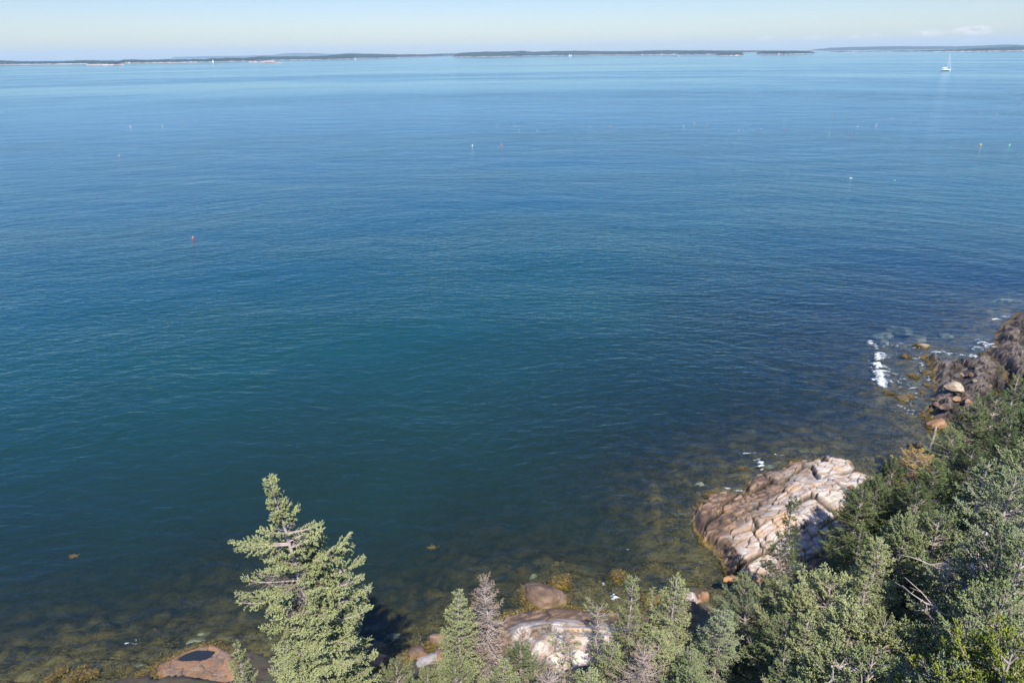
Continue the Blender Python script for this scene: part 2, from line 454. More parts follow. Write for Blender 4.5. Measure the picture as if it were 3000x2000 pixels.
def axis(lo, hi, step, far_lo, far_hi, g=1.35):
    a = list(np.arange(lo, hi + step / 2, step))
    st = step; x = a[-1]
    while x < far_hi: st *= g; x += st; a.append(min(x, far_hi))
    st = step; x = a[0]; pre = []
    while x > far_lo: st *= g; x -= st; pre.append(max(x, far_lo))
    return np.array(pre[::-1] + a)


# ---------------------------------------------------------------- materials
def attr_col(t, name):
    a = N(t, 'ShaderNodeAttribute'); a.attribute_name = name; return a


def rock_mat(name, rough=0.8, grain=1.0, bump=0.5, wet=True):
    m, t, p = mat_new(name); lk = t.links.new
    a = attr_col(t, 'Col'); c = N(t, 'ShaderNodeTexCoord')
    n = N(t, 'ShaderNodeTexNoise', Scale=9.0, Detail=7.0, Roughness=0.7); lk(c.outputs['Object'], n.inputs['Vector'])
    v = N(t, 'ShaderNodeTexNoise', Scale=38.0, Detail=4.0, Roughness=0.7); lk(c.outputs['Object'], v.inputs['Vector'])
    mr = N(t, 'ShaderNodeMapRange'); mr.inputs['From Min'].default_value = .3; mr.inputs['From Max'].default_value = .7; mr.inputs['To Min'].default_value = 1 - .35 * grain; mr.inputs['To Max'].default_value = 1 + .25 * grain
    lk(nmath(t, 'ADD', nmath(t, 'MULTIPLY', n.outputs['Fac'], .6), nmath(t, 'MULTIPLY', v.outputs['Fac'], .4)), mr.inputs['Value'])
    vm = N(t, 'ShaderNodeVectorMath', operation='SCALE'); lk(a.outputs['Color'], vm.inputs[0]); lk(mr.outputs[0], vm.inputs['Scale'])
    lk(vm.outputs[0], p.inputs['Base Color']); p.inputs['Roughness'].default_value = rough
    b = N(t, 'ShaderNodeBump', Strength=bump, Distance=0.05); lk(nmath(t, 'ADD', n.outputs['Fac'], nmath(t, 'MULTIPLY', v.outputs['Fac'], .4)), b.inputs['Height']); lk(b.outputs[0], p.inputs['Normal'])
    return m


M_ROCK = rock_mat('granite', bump=.9, grain=1.25)
M_BASALT = rock_mat('dark_rock', rough=0.6, grain=1.3, bump=0.7)

# seabed: weed, sand and stone patches
M_SEABED, t, p = mat_new('seabed_weed'); lk = t.links.new
c = N(t, 'ShaderNodeTexCoord')
n1 = N(t, 'ShaderNodeTexNoise', Scale=0.9, Detail=6.0, Roughness=.65); lk(c.outputs['Object'], n1.inputs['Vector'])
n2_ = N(t, 'ShaderNodeTexNoise', Scale=7.0, Detail=5.0, Roughness=.7); lk(c.outputs['Object'], n2_.inputs['Vector'])
mx = nmath(t, 'ADD', nmath(t, 'MULTIPLY', n1.outputs['Fac'], .62), nmath(t, 'MULTIPLY', n2_.outputs['Fac'], .38))
rp = N(t, 'ShaderNodeValToRGB'); lk(mx, rp.inputs[0]); e = rp.color_ramp.elements
e[0].position = .38; e[0].color = (.010, .012, .006, 1); e[1].position = .70; e[1].color = (.24, .20, .10, 1)
for pos, col in ((.45, (.035, .028, .010, 1)), (.52, (.10, .068, .020, 1)), (.60, (.14, .105, .038, 1))):
    q = e.new(pos); q.color = col
lk(rp.outputs[0], p.inputs['Base Color']); p.inputs['Roughness'].default_value = .9
b = N(t, 'ShaderNodeBump', Strength=.8, Distance=.12); lk(mx, b.inputs['Height']); lk(b.outputs[0], p.inputs['Normal'])

# forest floor
M_FLOOR, t, p = mat_new('forest_floor'); lk = t.links.new
c = N(t, 'ShaderNodeTexCoord')
n1 = N(t, 'ShaderNodeTexNoise', Scale=1.6, Detail=8.0, Roughness=.7); lk(c.outputs['Object'], n1.inputs['Vector'])
rp = N(t, 'ShaderNodeValToRGB'); lk(n1.outputs['Fac'], rp.inputs[0]); e = rp.color_ramp.elements
e[0].position = .32; e[0].color = (.03, .022, .014, 1); e[1].position = .72; e[1].color = (.22, .15, .10, 1)
q = e.new(.5); q.color = (.085, .055, .034, 1); q = e.new(.6); q.color = (.06, .075, .03, 1)
lk(rp.outputs[0], p.inputs['Base Color']); p.inputs['Roughness'].default_value = .95
b = N(t, 'ShaderNodeBump', Strength=.8, Distance=.1); lk(n1.outputs['Fac'], b.inputs['Height']); lk(b.outputs[0], p.inputs['Normal'])

# ---------------------------------------------------------------- water material
M_SEA = bpy.data.materials.new('sea_water'); M_SEA.use_nodes = True; t = M_SEA.node_tree; t.nodes.clear(); lk = t.links.new
out = N(t, 'ShaderNodeOutputMaterial'); c = N(t, 'ShaderNodeTexCoord')
sep = N(t, 'ShaderNodeSeparateXYZ'); lk(c.outputs['Object'], sep.inputs[0])
# wave fronts bend round the shore: radial coordinate about a point behind the beach
yy = nmath(t, 'ADD', sep.outputs['Y'], 8.0)
rad = nmath(t, 'SQRT', nmath(t, 'ADD', nmath(t, 'POWER', sep.outputs['X'], 2), nmath(t, 'POWER', yy, 2)))
cmb = N(t, 'ShaderNodeCombineXYZ'); lk(sep.outputs['X'], cmb.inputs[0]); lk(rad, cmb.inputs[1])


def wave_noise(sx, sy, det, rough, rot=0.0, dist=0.0, src=None):
    mpp = N(t, 'ShaderNodeMapping'); mpp.inputs['Scale'].default_value = (sx, sy, 1); mpp.inputs['Rotation'].default_value = (0, 0, rot)
    lk(src or cmb.outputs[0], mpp.inputs['Vector'])
    n = N(t, 'ShaderNodeTexNoise', Scale=1.0, Detail=det, Roughness=rough, Distortion=dist); n.noise_dimensions = '2D'
    lk(mpp.outputs[0], n.inputs['Vector']); return n.outputs['Fac']


WSCALE = 1.0
wrp = N(t, 'ShaderNodeTexNoise', Scale=.018, Detail=2.0); lk(c.outputs['Object'], wrp.inputs['Vector'])
wv = N(t, 'ShaderNodeVectorMath', operation='MULTIPLY_ADD'); lk(wrp.outputs['Color'], wv.inputs[0]); wv.inputs[1].default_value = (26, 26, 0); lk(cmb.outputs[0], wv.inputs[2])
wv2 = N(t, 'ShaderNodeVectorMath', operation='MULTIPLY_ADD'); lk(wrp.outputs['Color'], wv2.inputs[0]); wv2.inputs[1].default_value = (14, 14, 0); lk(c.outputs['Object'], wv2.inputs[2])
wa = wave_noise(.12, .30, 3.0, .5, rot=R(8), src=wv.outputs[0])            # low swell
wb = wave_noise(.62, 1.35, 4.0, .6, rot=R(17), dist=.5, src=wv2.outputs[0])   # crossing chop
wb2 = wave_noise(.50, 1.15, 4.0, .6, rot=R(-21), dist=.5, src=wv2.outputs[0])
wc = wave_noise(2.4, 4.2, 4.0, .65, rot=R(5))       # ripples
wd = wave_noise(.035, .08, 2.0, .5, rot=R(-10), src=wv2.outputs[0])        # broad
gust = wave_noise(.022, .035, 3.0, .6, rot=R(20), src=wv2.outputs[0])      # patches of ruffled and calm water
chop = nmath(t, 'MULTIPLY', nmath(t, 'ADD', nmath(t, 'MULTIPLY', wb, .165), nmath(t, 'MULTIPLY', wb2, .15)), nmath(t, 'ADD', .45, nmath(t, 'MULTIPLY', gust, 1.1)))
hgt = nmath(t, 'ADD', nmath(t, 'ADD', nmath(t, 'MULTIPLY', wa, .26), chop), nmath(t, 'ADD', nmath(t, 'MULTIPLY', wc, .034), nmath(t, 'MULTIPLY', wd, .55)))
# slicks: calm, paler streaks on the far water; ruffled darker patches between
sl = wave_noise(.0011, .0075, 5.0, .55, rot=R(3))
sl2 = wave_noise(.010, .045, 4.0, .55, rot=R(-5))
slk = N(t, 'ShaderNodeMapRange'); slk.inputs['From Min'].default_value = .40; slk.inputs['From Max'].default_value = .60
lk(nmath(t, 'ADD', nmath(t, 'MULTIPLY', sl, .7), nmath(t, 'MULTIPLY', sl2, .3)), slk.inputs['Value'])
geo = N(t, 'ShaderNodeCameraData') if False else None
bstr = N(t, 'ShaderNodeMapRange'); ff = N(t, 'ShaderNodeMapRange'); lk(rad, ff.inputs['Value']); ff.inputs['From Min'].default_value = 130; ff.inputs['From Max'].default_value = 700; ff.inputs['To Min'].default_value = .22; ff.inputs['To Max'].default_value = 1.0
lk(nmath(t, 'MULTIPLY', slk.outputs[0], ff.outputs[0]), bstr.inputs['Value']); rdm = N(t, 'ShaderNodeMapRange'); lk(rad, rdm.inputs['Value']); rdm.inputs['From Min'].default_value = 60; rdm.inputs['From Max'].default_value = 420; rdm.inputs['To Min'].default_value = .52; rdm.inputs['To Max'].default_value = .72; bstr.inputs['To Min'].default_value = .95; bstr.inputs['To Max'].default_value = .15
bmp = N(t, 'ShaderNodeBump', Distance=1.0); lk(nmath(t, 'MULTIPLY', bstr.outputs[0], rdm.outputs[0]), bmp.inputs['Distance']); bmp.inputs['Strength'].default_value = 1.0; lk(hgt, bmp.inputs['Height'])
fr = N(t, 'ShaderNodeFresnel', IOR=1.34); lk(bmp.outputs[0], fr.inputs['Normal'])
gl = N(t, 'ShaderNodeBsdfGlossy', Roughness=.08); gl.inputs['Color'].default_value = (.74, .95, 1.0, 1); lk(bmp.outputs[0], gl.inputs['Normal'])
dep = N(t, 'ShaderNodeAttribute'); dep.attribute_name = 'depth'
opq = nmath(t, 'SUBTRACT', 1.0, nmath(t, 'POWER', 2.718, nmath(t, 'MULTIPLY', dep.outputs['Fac'], -0.62)))
wcol = N(t, 'ShaderNodeMix', data_type='RGBA'); wcol.inputs['A'].default_value = (.010, .021, .016, 1); wcol.inputs['B'].default_value = (.007, .040, .031, 1)
dd = N(t, 'ShaderNodeMapRange'); dd.inputs['From Min'].default_value = 1.5; dd.inputs['From Max'].default_value = 11; lk(dep.outputs['Fac'], dd.inputs['Value']); lk(dd.outputs[0], wcol.inputs['Factor'])
df = N(t, 'ShaderNodeBsdfDiffuse'); lk(wcol.outputs['Result'], df.inputs['Color'])
tr = N(t, 'ShaderNodeBsdfTransparent'); tr.inputs['Color'].default_value = (.86, .95, .92, 1)
m1 = N(t, 'ShaderNodeMixShader'); lk(opq, m1.inputs[0]); lk(tr.outputs[0], m1.inputs[1]); lk(df.outputs[0], m1.inputs[2])
m2 = N(t, 'ShaderNodeMixShader'); lk(nmath(t, 'MULTIPLY', fr.outputs[0], 1.0), m2.inputs[0]); lk(m1.outputs[0], m2.inputs[1]); lk(gl.outputs[0], m2.inputs[2])
lk(m2.outputs[0], out.inputs['Surface'])

# ---------------------------------------------------------------- ground, seabed, water meshes
xs = axis(-26, 62, 0.22, -160, 160, 1.3); ys = axis(14, 84, 0.22, -80, 140, 1.3)
X, Y = np.meshgrid(xs, ys); Z, S = terrain(X.ravel(), Y.ravel()); S2 = S.reshape(X.shape)
V = np.stack([X.ravel(), Y.ravel(), Z], 1)
nx, ny = len(xs), len(ys)
smax = np.maximum.reduce([S2[:-1, :-1], S2[1:, :-1], S2[:-1, 1:], S2[1:, 1:]])
g = obj('ground', mesh_from('ground', *compact(V, grid_faces(nx, ny, smax > 0)), 4), M_FLOOR); tag(g, kind='structure')
g = obj('seabed', mesh_from('seabed', *compact(V, grid_faces(nx, ny, smax <= 0)), 4), M_SEABED); tag(g, kind='structure')
V0 = np.array([[-19900, -1400, -14.6], [19900, -1400, -14.6], [19900, 19400, -14.6], [-19900, 19400, -14.6]], float)
g = obj('deep_seabed', mesh_from('deep_seabed', V0, np.array([[0, 1, 2, 3]]), 4), M_SEABED); tag(g, kind='structure')

wxs = axis(-28, 60, 0.30, -19900, 19900, 1.4); wys = axis(17, 82, 0.30, -1400, 19400, 1.4)
X, Y = np.meshgrid(wxs, wys); Xr, Yr = X.ravel(), Y.ravel()
near = (np.abs(Xr) < 159) & (Yr > -79) & (Yr < 139)
depth = np.full(Xr.shape, 14.0); hh, _ = surface(Xr[near], Yr[near]); depth[near] = np.clip(-hh, 0, 14)
depth = depth.reshape(X.shape)
V = np.stack([Xr, Yr, np.zeros(Xr.shape)], 1)
me = mesh_from('sea', V, grid_faces(len(wxs), len(wys)), 4, attrs={'depth': depth.ravel()})
g = obj('sea', me, M_SEA); tag(g, kind='structure')


# ---------------------------------------------------------------- rock ledges
def mixc(a, b, f): return np.asarray(a) * (1 - f[:, None]) + np.asarray(b) * f[:, None]


WEED_PTS = []


def weed_from(P, lo=-0.45, hi=0.16, seed=1, amount=1.0):
    n = fbm2(P[:, 0] * 1.1, P[:, 1] * 1.1, seed, 3)
    m = (P[:, 2] > lo) & (P[:, 2] < hi) & (n > 0.62 - 0.25 * amount)
    q0 = P[m]
    if len(q0) and len(q0) < 4000: q0 = np.repeat(q0, 3, 0)
    WEED_PTS.append(q0)


def tide_colors(P, crack, kind, seed):
    x, y, z = P[:, 0], P[:, 1], P[:, 2]
    n = fbm2(x * .9, y * .9, seed, 4); n2 = fbm2(x * 3.1, y * 3.1, seed + 7, 4); st = fbm2(x * 1.2 + y, y * 5 - x * 2, seed + 3, 4)
    if kind == 'granite':
        pale = mixc([.40, .30, .235], [.52, .455, .40], sstep(.35, .6, n2)); pale = mixc(pale, [.50, .31, .16], .75 * sstep(.56, .72, fbm2(x * .8, y * .8, seed + 20, 4)))
        pale = mixc(pale, [.30, .25, .23], .55 * sstep(.55, .7, st))
        brown = mixc([.12, .072, .045], [.27, .175, .112], sstep(.42, .62, st)); brown = mixc(brown, [.035, .03, .03], .7 * sstep(.5, .68, n2))
        return pale, brown
    if kind == 'basalt':
        pale = mixc([.11, .082, .062], [.18, .14, .11], sstep(.4, .65, n2)); brown = mixc([.020, .014, .011], [.068, .048, .036], sstep(.38, .65, st))
        return pale, brown
    pale = mixc([.24, .135, .075], [.17, .115, .085], sstep(.4, .6, n2)); brown = mixc([.19, .095, .035], [.11, .07, .035], sstep(.4, .6, st))
    return pale, brown


def ledge(name, fn, poly, step, kind, zone, label, cat, seed, mat, weed=1.0, parent=None, smooth=True):
    bx = [p[0] for p in poly]; by = [p[1] for p in poly]
    xs = np.arange(min(bx) - 1, max(bx) + 1, step); ys = np.arange(min(by) - 1, max(by) + 1, step)
    X, Y = np.meshgrid(xs, ys); h, s, ck, aux = fn(X.ravel(), Y.ravel())
    gid_ = GID['g'].copy(); P = np.stack([X.ravel(), Y.ravel(), h], 1)
    pale, brown = tide_colors(P, ck, kind, seed)
    f = zone(P, s, aux)
    col = mixc(brown, pale, f) * ((.62 if kind == 'basalt' else .80) + (.76 if kind == 'basalt' else .4) * gid_)[:, None]
    col = col * (1 - 0.86 * np.clip(ck * 1.25, 0, 1))[:, None]
    wn = fbm2(P[:, 0] * 2.2, P[:, 1] * 2.2, seed + 40, 3)
    wf = (1 - sstep(0.02, 0.22, P[:, 2] + .3 * (wn - .5))) * weed
    col = mixc(col, mixc([.24, .15, .02], [.10, .075, .02], sstep(.4, .6, wn)), np.clip(wf, 0, 1) * .9)
    if weed > .3: weed_from(P, -0.5, 0.13, seed, weed)
    S2 = s.reshape(X.shape); sm = np.maximum.reduce([S2[:-1, :-1], S2[1:, :-1], S2[:-1, 1:], S2[1:, 1:]])
    V, f4, col = compact(P, grid_faces(len(xs), len(ys), sm > -0.75), col)
    cen = np.array([np.mean(bx), np.mean(by), 0]); V = V - cen
    o = obj(name, mesh_from(name, V, f4, 4, smooth, colors={'Col': col}), mat, loc=cen)
    tag(o, label, cat)
    return o


a_, b_ = U(2150, 1660)[:2], U(2330, 1330)[:2]    # line dividing tidal brown (left, seaward) from bleached pink (right)


def zone_out(P, s, aux):
    d = (P[:, 0] - a_[0]) * (b_[1] - a_[1]) - (P[:, 1] - a_[1]) * (b_[0] - a_[0]); d = d / math.hypot(b_[0] - a_[0], b_[1] - a_[1])
    v = d + 1.0 * (aux - .5) + 2.2 * (fbm2(P[:, 0] * .5, P[:, 1] * .5, 61, 3) - .5)
    v = v - .1
    return sstep(-1.0, 1.6, v) * sstep(0.35, 1.0, s - .4 * (fbm2(P[:, 0], P[:, 1], 5) - .5))


def zone_pale(P, s, aux): return sstep(1.2, 2.0, s + 1.2 * (fbm2(P[:, 0] * .8, P[:, 1] * .8, 62, 3) - .5)) * (1 - .7 * sstep(.62, .7, fbm2(P[:, 0] * .6 + 3, P[:, 1] * .6, 63, 3)))
def zone_pool(P, s, aux): return sstep(.1, .35, P[:, 2] + .2 * (fbm2(P[:, 0] * 2, P[:, 1] * 2, 6) - .5))
def zone_dark(P, s, aux): return sstep(.55, 1.0, aux + .6 * (fbm2(P[:, 0] * 3, P[:, 1], 66, 4) - .5)) * .7


ledge('rock_outcrop', out_h, OUT, .045, 'granite', zone_out, 'fractured pink granite outcrop jutting into the water, brown at its seaward tip', 'rock outcrop', 51, M_ROCK, .6)
ledge('rock_ledge', pale_h, PALE, .05, 'granite', zone_pale, 'bleached white granite ledge with a brown water edge, behind the spruces at bottom middle', 'rock ledge', 151, M_ROCK, 1)
pr = ledge('tide_pool_rock', pool_h, POOL, .035, 'red', zone_pool, 'low reddish brown rock holding a dark tide pool, left of the tall spruce', 'rock', 251, M_ROCK, 1)
ledge('rock_ledge', dark_h, DARK, .10, 'basalt', zone_dark, 'dark grey blocky ledge with two raised ridges beside the surf, right of the bay', 'rock ledge', 351, M_BASALT, .7, smooth=False)
ledge('rock_ledge', dark2_h, DARK2, .12, 'basalt', zone_dark, 'dark rock ledge at the right edge of the photo, farthest along the shore', 'rock ledge', 451, M_BASALT, .5, smooth=False)
# still water of the tide pool
M_POOL, t, p = mat_new('pool_water'); p.inputs['Base Color'].default_value = (.018, .022, .03, 1); p.inputs['Roughness'].default_value = .04; p.inputs['IOR'].default_value = 1.33
nn = N(t, 'ShaderNodeTexNoise', Scale=3.0); bb = N(t, 'ShaderNodeBump', Strength=.05, Distance=.05); t.links.new(nn.outputs['Fac'], bb.inputs['Height']); t.links.new(bb.outputs[0], p.inputs['Normal'])
ang = np.linspace(0, 2 * math.pi, 64, endpoint=False)
px_ = PC[0] + (np.cos(ang) * .80) * math.cos(PA) - (np.sin(ang) * .36) * math.sin(PA); py_ = PC[1] + (np.cos(ang) * .80) * math.sin(PA) + (np.sin(ang) * .36) * math.cos(PA)
V = np.concatenate([[[PC[0], PC[1], .2]], np.stack([px_, py_, np.full(64, .2)], 1), np.stack([px_, py_, np.full(64, .05)], 1)]) - np.array(pr.location)
f3 = [[0, 1 + i, 1 + (i + 1) % 64] for i in range(64)] + [[1 + i, 65 + i, 1 + (i + 1) % 64] for i in range(64)] + [[1 + (i + 1) % 64, 65 + i, 65 + (i + 1) % 64] for i in range(64)]
obj('tide_pool', mesh_from('tide_pool', V, np.array(f3), 3, smooth=False), M_POOL, parent=pr)

# ---------------------------------------------------------------- boulders
import bmesh


def ico(sub):
    bm = bmesh.new(); bmesh.ops.create_icosphere(bm, subdivisions=sub, radius=1.0)
    V = np.array([v.co[:] for v in bm.verts]); Fc = np.array([[v.index for v in f.verts] for f in bm.faces]); bm.free(); return V, Fc


ICO = {k: ico(k) for k in (3, 4, 5)}
PALS = {'brown': ([.08, .05, .038], [.17, .11, .085]), 'orange': ([.22, .115, .055], [.34, .20, .11]), 'grey': ([.18, .16, .16], [.27, .245, .24]),
        'purple': ([.12, .075, .048], [.21, .14, .092]), 'pink': ([.40, .29, .24], [.52, .42, .37]), 'tan': ([.26, .20, .13], [.40, .33, .23]),
        'weed': ([.12, .075, .012], [.22, .14, .022]), 'palesub': ([.16, .145, .085], [.36, .34, .23]), 'olive': ([.065, .055, .03], [.13, .105, .055]), 'dark': ([.05, .042, .038], [.10, .085, .075])}


def boulder(px, py, wd, dp, ht, rz, pal, label, top=None, seed=None, group=None, weed=True, name='boulder', z=None, sub=4):
    """wd along local x, dp along local y, ht full height; top = height of its crest above the sea"""
    seed = seed or int(px * 7 + py)
    r2 = np.random.default_rng(seed)
    zt = top if top is not None else 0.4
    if pal == 'palesub': zt -= .10; ht *= 1.0
    c = U(px, py, max(zt * .5, -.3) if z is None else z)
    V, Fc = ICO[sub]; V = V.copy()
    for _ in range(15):                                # planar facets
        nrm = r2.normal(size=3); nrm[2] = abs(nrm[2]) * .7; nrm /= np.linalg.norm(nrm); k = r2.uniform(.52, .88)
        d = V @ nrm; V = V - np.where(d > k, (d - k) * .93, 0)[:, None] * nrm
    V = V * (1 + (.6 if pal in ('palesub', 'olive', 'weed') else .22) * (noise3(V * 1.7 + seed % 97, seed) - .5) + .15 * (noise3(V * 5 + 3, seed + 1) - .5) + .07 * (noise3(V * 13 + 3, seed + 2) - .5))[:, None]
    V = V / np.abs(V).max(0) * np.array([wd / 2, dp / 2, ht / 2])
    cs, sn = math.cos(rz), math.sin(rz)
    V = np.stack([V[:, 0] * cs - V[:, 1] * sn, V[:, 0] * sn + V[:, 1] * cs, V[:, 2]], 1)
    off = np.array([c[0], c[1], zt - ht / 2]); W = V + off
    a, b = PALS[pal]; n = noise3(W * 2.5, 5); col = mixc(a, b, sstep(.3, .7, n)); col = col * (.75 + .5 * noise3(W * np.array([3, 3, 14]), 8))[:, None]
    if weed and pal not in ('weed', 'palesub'):
        f = (1 - sstep(.05, .32, W[:, 2] + .25 * (noise3(W * 4, 9) - .5))); col = mixc(col, [.14, .09, .016], f * .9)
    if weed and pal != 'palesub': weed_from(W, -0.4, 2.0 if pal == 'weed' else .14, 3, 1.6 if pal == 'weed' else 1.1)
    o = obj(name, mesh_from(name, V, Fc, 3, colors={'Col': col}), M_ROCK, loc=off)
    tag(o, label, 'boulder' if name == 'boulder' else 'rock', group)
    return o


GB = 'boulders lying along the shore'
GS = 'rocks lying just under the water'
B = boulder
B(1592, 1738, 2.75, 2.0, 1.7, R(-14), 'purple', 'big purplish brown boulder standing alone in the shallows off the white ledge, ringed with seaweed', top=.95, sub=5)
B(1640, 1700, 1.3, .9, .9, R(-10), 'weed', 'golden seaweed covered rock touching the far side of the big purplish boulder', top=.32, group=GB)
B(1806, 1680, 1.45, 1.35, 1.0, R(20), 'weed', 'round rock wholly covered in golden seaweed, right of the big purplish boulder', top=.30, group=GB)
B(1100, 1897, .95, .7, .6, R(15), 'brown', 'orange brown wet rock at the water edge, right of the tall spruce', top=.35, group=GB)
B(1110, 1932, .98, .75, .7, R(10), 'orange', 'rusty orange square boulder on the shore, right of the tall spruce', top=.6, group=GB)
B(1226, 1903, .85, .95, .85, R(70), 'brown', 'smooth dark brown rounded boulder left of the full sage spruce', top=.6, group=GB)
B(1285, 1868, 1.1, .75, .8, R(10), 'purple', 'dark brown boulder partly hidden behind the full sage spruce left of the dead tree', top=.6, group=GB)
B(1252, 1944, 1.0, .6, .7, R(20), 'grey', 'pale violet grey cracked boulder below the dark rounded boulders', top=1.1, group=GB)
B(1185, 1925, .6, .5, .5, R(30), 'brown', 'small brown rock between the orange boulder and the dark rounded one', top=.3, group=GB)
B(2025, 1752, 1.15, 1.5, 1.3, R(-25), 'pink', 'pale rounded boulder at the water edge behind the full spruce at the bottom', top=1.0, group=GB)
B(1930, 1752, 1.9, .9, .8, R(0), 'purple', 'wet brown rock with seaweed between the two spruce tops at the bottom', top=.25, group=GB)
B(1530, 1640, .9, .6, .6, R(0), 'olive', 'dim olive rock under the water, farthest off the white ledge', top=-.75, group=GS)
B(1652, 1645, 1.9, 1.2, .9, R(-5), 'olive', 'broad olive weedy rock under the water above the big purplish boulder', top=-.35, group=GS)
B(1565, 1665, .7, .9, .7, R(20), 'palesub', 'pale greenish rock under the water, left above the big purplish boulder', top=-.55, group=GS)
B(1730, 1715, .8, .6, .6, R(50), 'palesub', 'pale greenish rock under the water between the big boulder and the seaweed rock', top=-.35, group=GS)
B(1900, 1690, 1.1, .8, .7, R(5), 'olive', 'olive brown rock under the water right of the golden seaweed rock', top=-.22, group=GS)
B(1960, 1650, 1.0, .7, .7, R(5), 'olive', 'olive rock under the water nearest the inlet of the granite outcrop', top=-.4, group=GS)
B(2037, 1483, 1.1, .8, .8, R(25), 'palesub', 'pale yellowish rock awash at the left tip of the granite outcrop', top=.0, group=GS)
B(2090, 1442, 1.3, .7, .8, R(15), 'tan', 'tan rounded rock at the water edge on the left shoulder of the granite outcrop', top=.25, group=GB)
B(2056, 1402, .9, .6, .6, R(0), 'palesub', 'small pale rock under the water left of the granite outcrop', top=-.3, group=GS)
B(2147, 1391, 1.5, .6, .6, R(-5), 'palesub', 'long pale rock under the water above the left shoulder of the granite outcrop', top=-.22, group=GS)
B(2178, 1367, 1.9, .8, .7, R(5), 'tan', 'tan and golden weedy rock awash at the upper left of the granite outcrop', top=.1, group=GB)
B(2262, 1358, 1.5, .9, .7, R(5), 'palesub', 'pale rock awash at the upper edge of the granite outcrop', top=-.05, group=GS)
B(2330, 1352, 1.6, .6, .7, R(-3), 'tan', 'flat tan rock at the upper water edge of the granite outcrop', top=.15, group=GB)
B(2362, 1313, 1.9, .8, .7, R(-22), 'palesub', 'pale flat slab under the water beyond the granite outcrop', top=-.12, group=GS)
B(2584, 1337, 1.0, .7, .6, R(-10), 'orange', 'small rusty rock awash in the cove between the two ledges', top=.03, group=GB)
B(2690, 1303, .8, .7, .8, R(-10), 'orange', 'reddish rock behind the orange brown dying spruce', top=.4, group=GB)
B(2752, 1237, 1.7, 1.15, 1.1, R(5), 'orange', 'large rusty orange boulder at the foot of the dark ledge above the bare pole', top=.7, group=GB)
B(2800, 1134, 1.7, .95, .9, R(-25), 'tan', 'large pale tan boulder resting on top of the dark blocky ledge', top=2.0, z=1.5, weed=False, group=GB)
B(2805, 1167, .75, .5, .5, R(0), 'orange', 'small orange stone just below the tan boulder on the dark ledge', top=1.45, z=1.2, weed=False, group=GB)
B(2834, 1179, .5, .35, .4, R(-30), 'orange', 'smallest orange stone on the dark ledge, right of the tan boulder', top=1.5, z=1.2, weed=False, group=GB)
B(2770, 1193, 1.1, .6, .5, R(20), 'brown', 'flat brown stone on the lower part of the dark ledge', top=1.35, z=1.0, weed=False, group=GB)
B(2705, 1010, 1.6, .9, .9, R(-30), 'tan', 'yellowish wave washed rock at the outer end of the dark ledge', top=.35, group=GB)
B(2605, 1148, 1.7, .9, .8, R(-15), 'dark', 'dark weedy rock awash just below the white surf', top=.2, group=GB)
B(2640, 950, 2.8, 2.0, .8, R(-20), 'palesub', 'widest pale patch of rock under the water beyond the surf', top=-.25, group=GS)
B(2592, 965, 2.6, 1.3, .7, R(15), 'palesub', 'pale green rock under the water at the outer left of the surf', top=-.4, group=GS)
B(2592, 990, 1.2, 1.6, .7, R(0), 'palesub', 'narrow pale rock under the water between the surf and the wide pale patch', top=-.2, group=GS)
B(2697, 975, 1.8, 1.2, .7, R(-30), 'palesub', 'pale rock under the water off the end of the dark ledge', top=-.3, group=GS)
B(2780, 970, 1.5, .8, .6, R(-30), 'palesub', 'small pale rock under the water right of the dark ledge end', top=-.3, group=GS)
B(2541, 1192, 1.2, .9, .6, R(-40), 'palesub', 'small pale rock under the water left below the surf', top=-.25, group=GS)
B(2985, 872, 5.0, 1.2, .7, R(-22), 'palesub', 'long pale reef under the water at the right edge of the photo', top=-.2, group=GS)
B(395, 1940, 1.4, .5, .5, R(20), 'palesub', 'pale rock under the water left of the tide pool rock', top=-.08, group=GS)
B(560, 1868, 3.6, .9, .6, R(14), 'palesub', 'long pale greenish shelf of rock under the water above the tide pool rock', top=-.10, group=GS)
B(600, 1842, 1.6, .6, .5, R(14), 'palesub', 'upper end of the pale underwater shelf near the tall spruce', top=-.25, group=GS)
B(730, 1870, .9, .6, .5, R(30), 'palesub', 'small pale underwater rock left beside the tall spruce', top=-.15, group=GS)
B(145, 1985, .9, .6, .6, R(20), 'brown', 'reddish rock among the seaweed in the bottom left corner', top=.1, group=GB)
B(265, 1972, .9, .6, .6, R(35), 'brown', 'reddish rock among the seaweed, right of the one in the bottom left corner', top=.12, group=GB)
B(40, 1985, .9, .6, .6, R(0), 'olive', 'grey green round stone under the water in the bottom left corner', top=-.1, group=GS)
B(575, 1955, .8, .5, .3, R(10), 'purple', 'flat grey brown stone lying below the dark tide pool', top=.46, z=.4, group=GB, weed=False)
B(1150, 1845, 1.0, .5, .5, R(15), 'palesub', 'pale weedy rock under the water right of the tall spruce', top=-.2, group=GS)
B(1215, 1870, 1.0, .8, .7, R(10), 'palesub', 'pale yellow rock under the water beside the dark rounded boulder', top=-.06, group=GS)

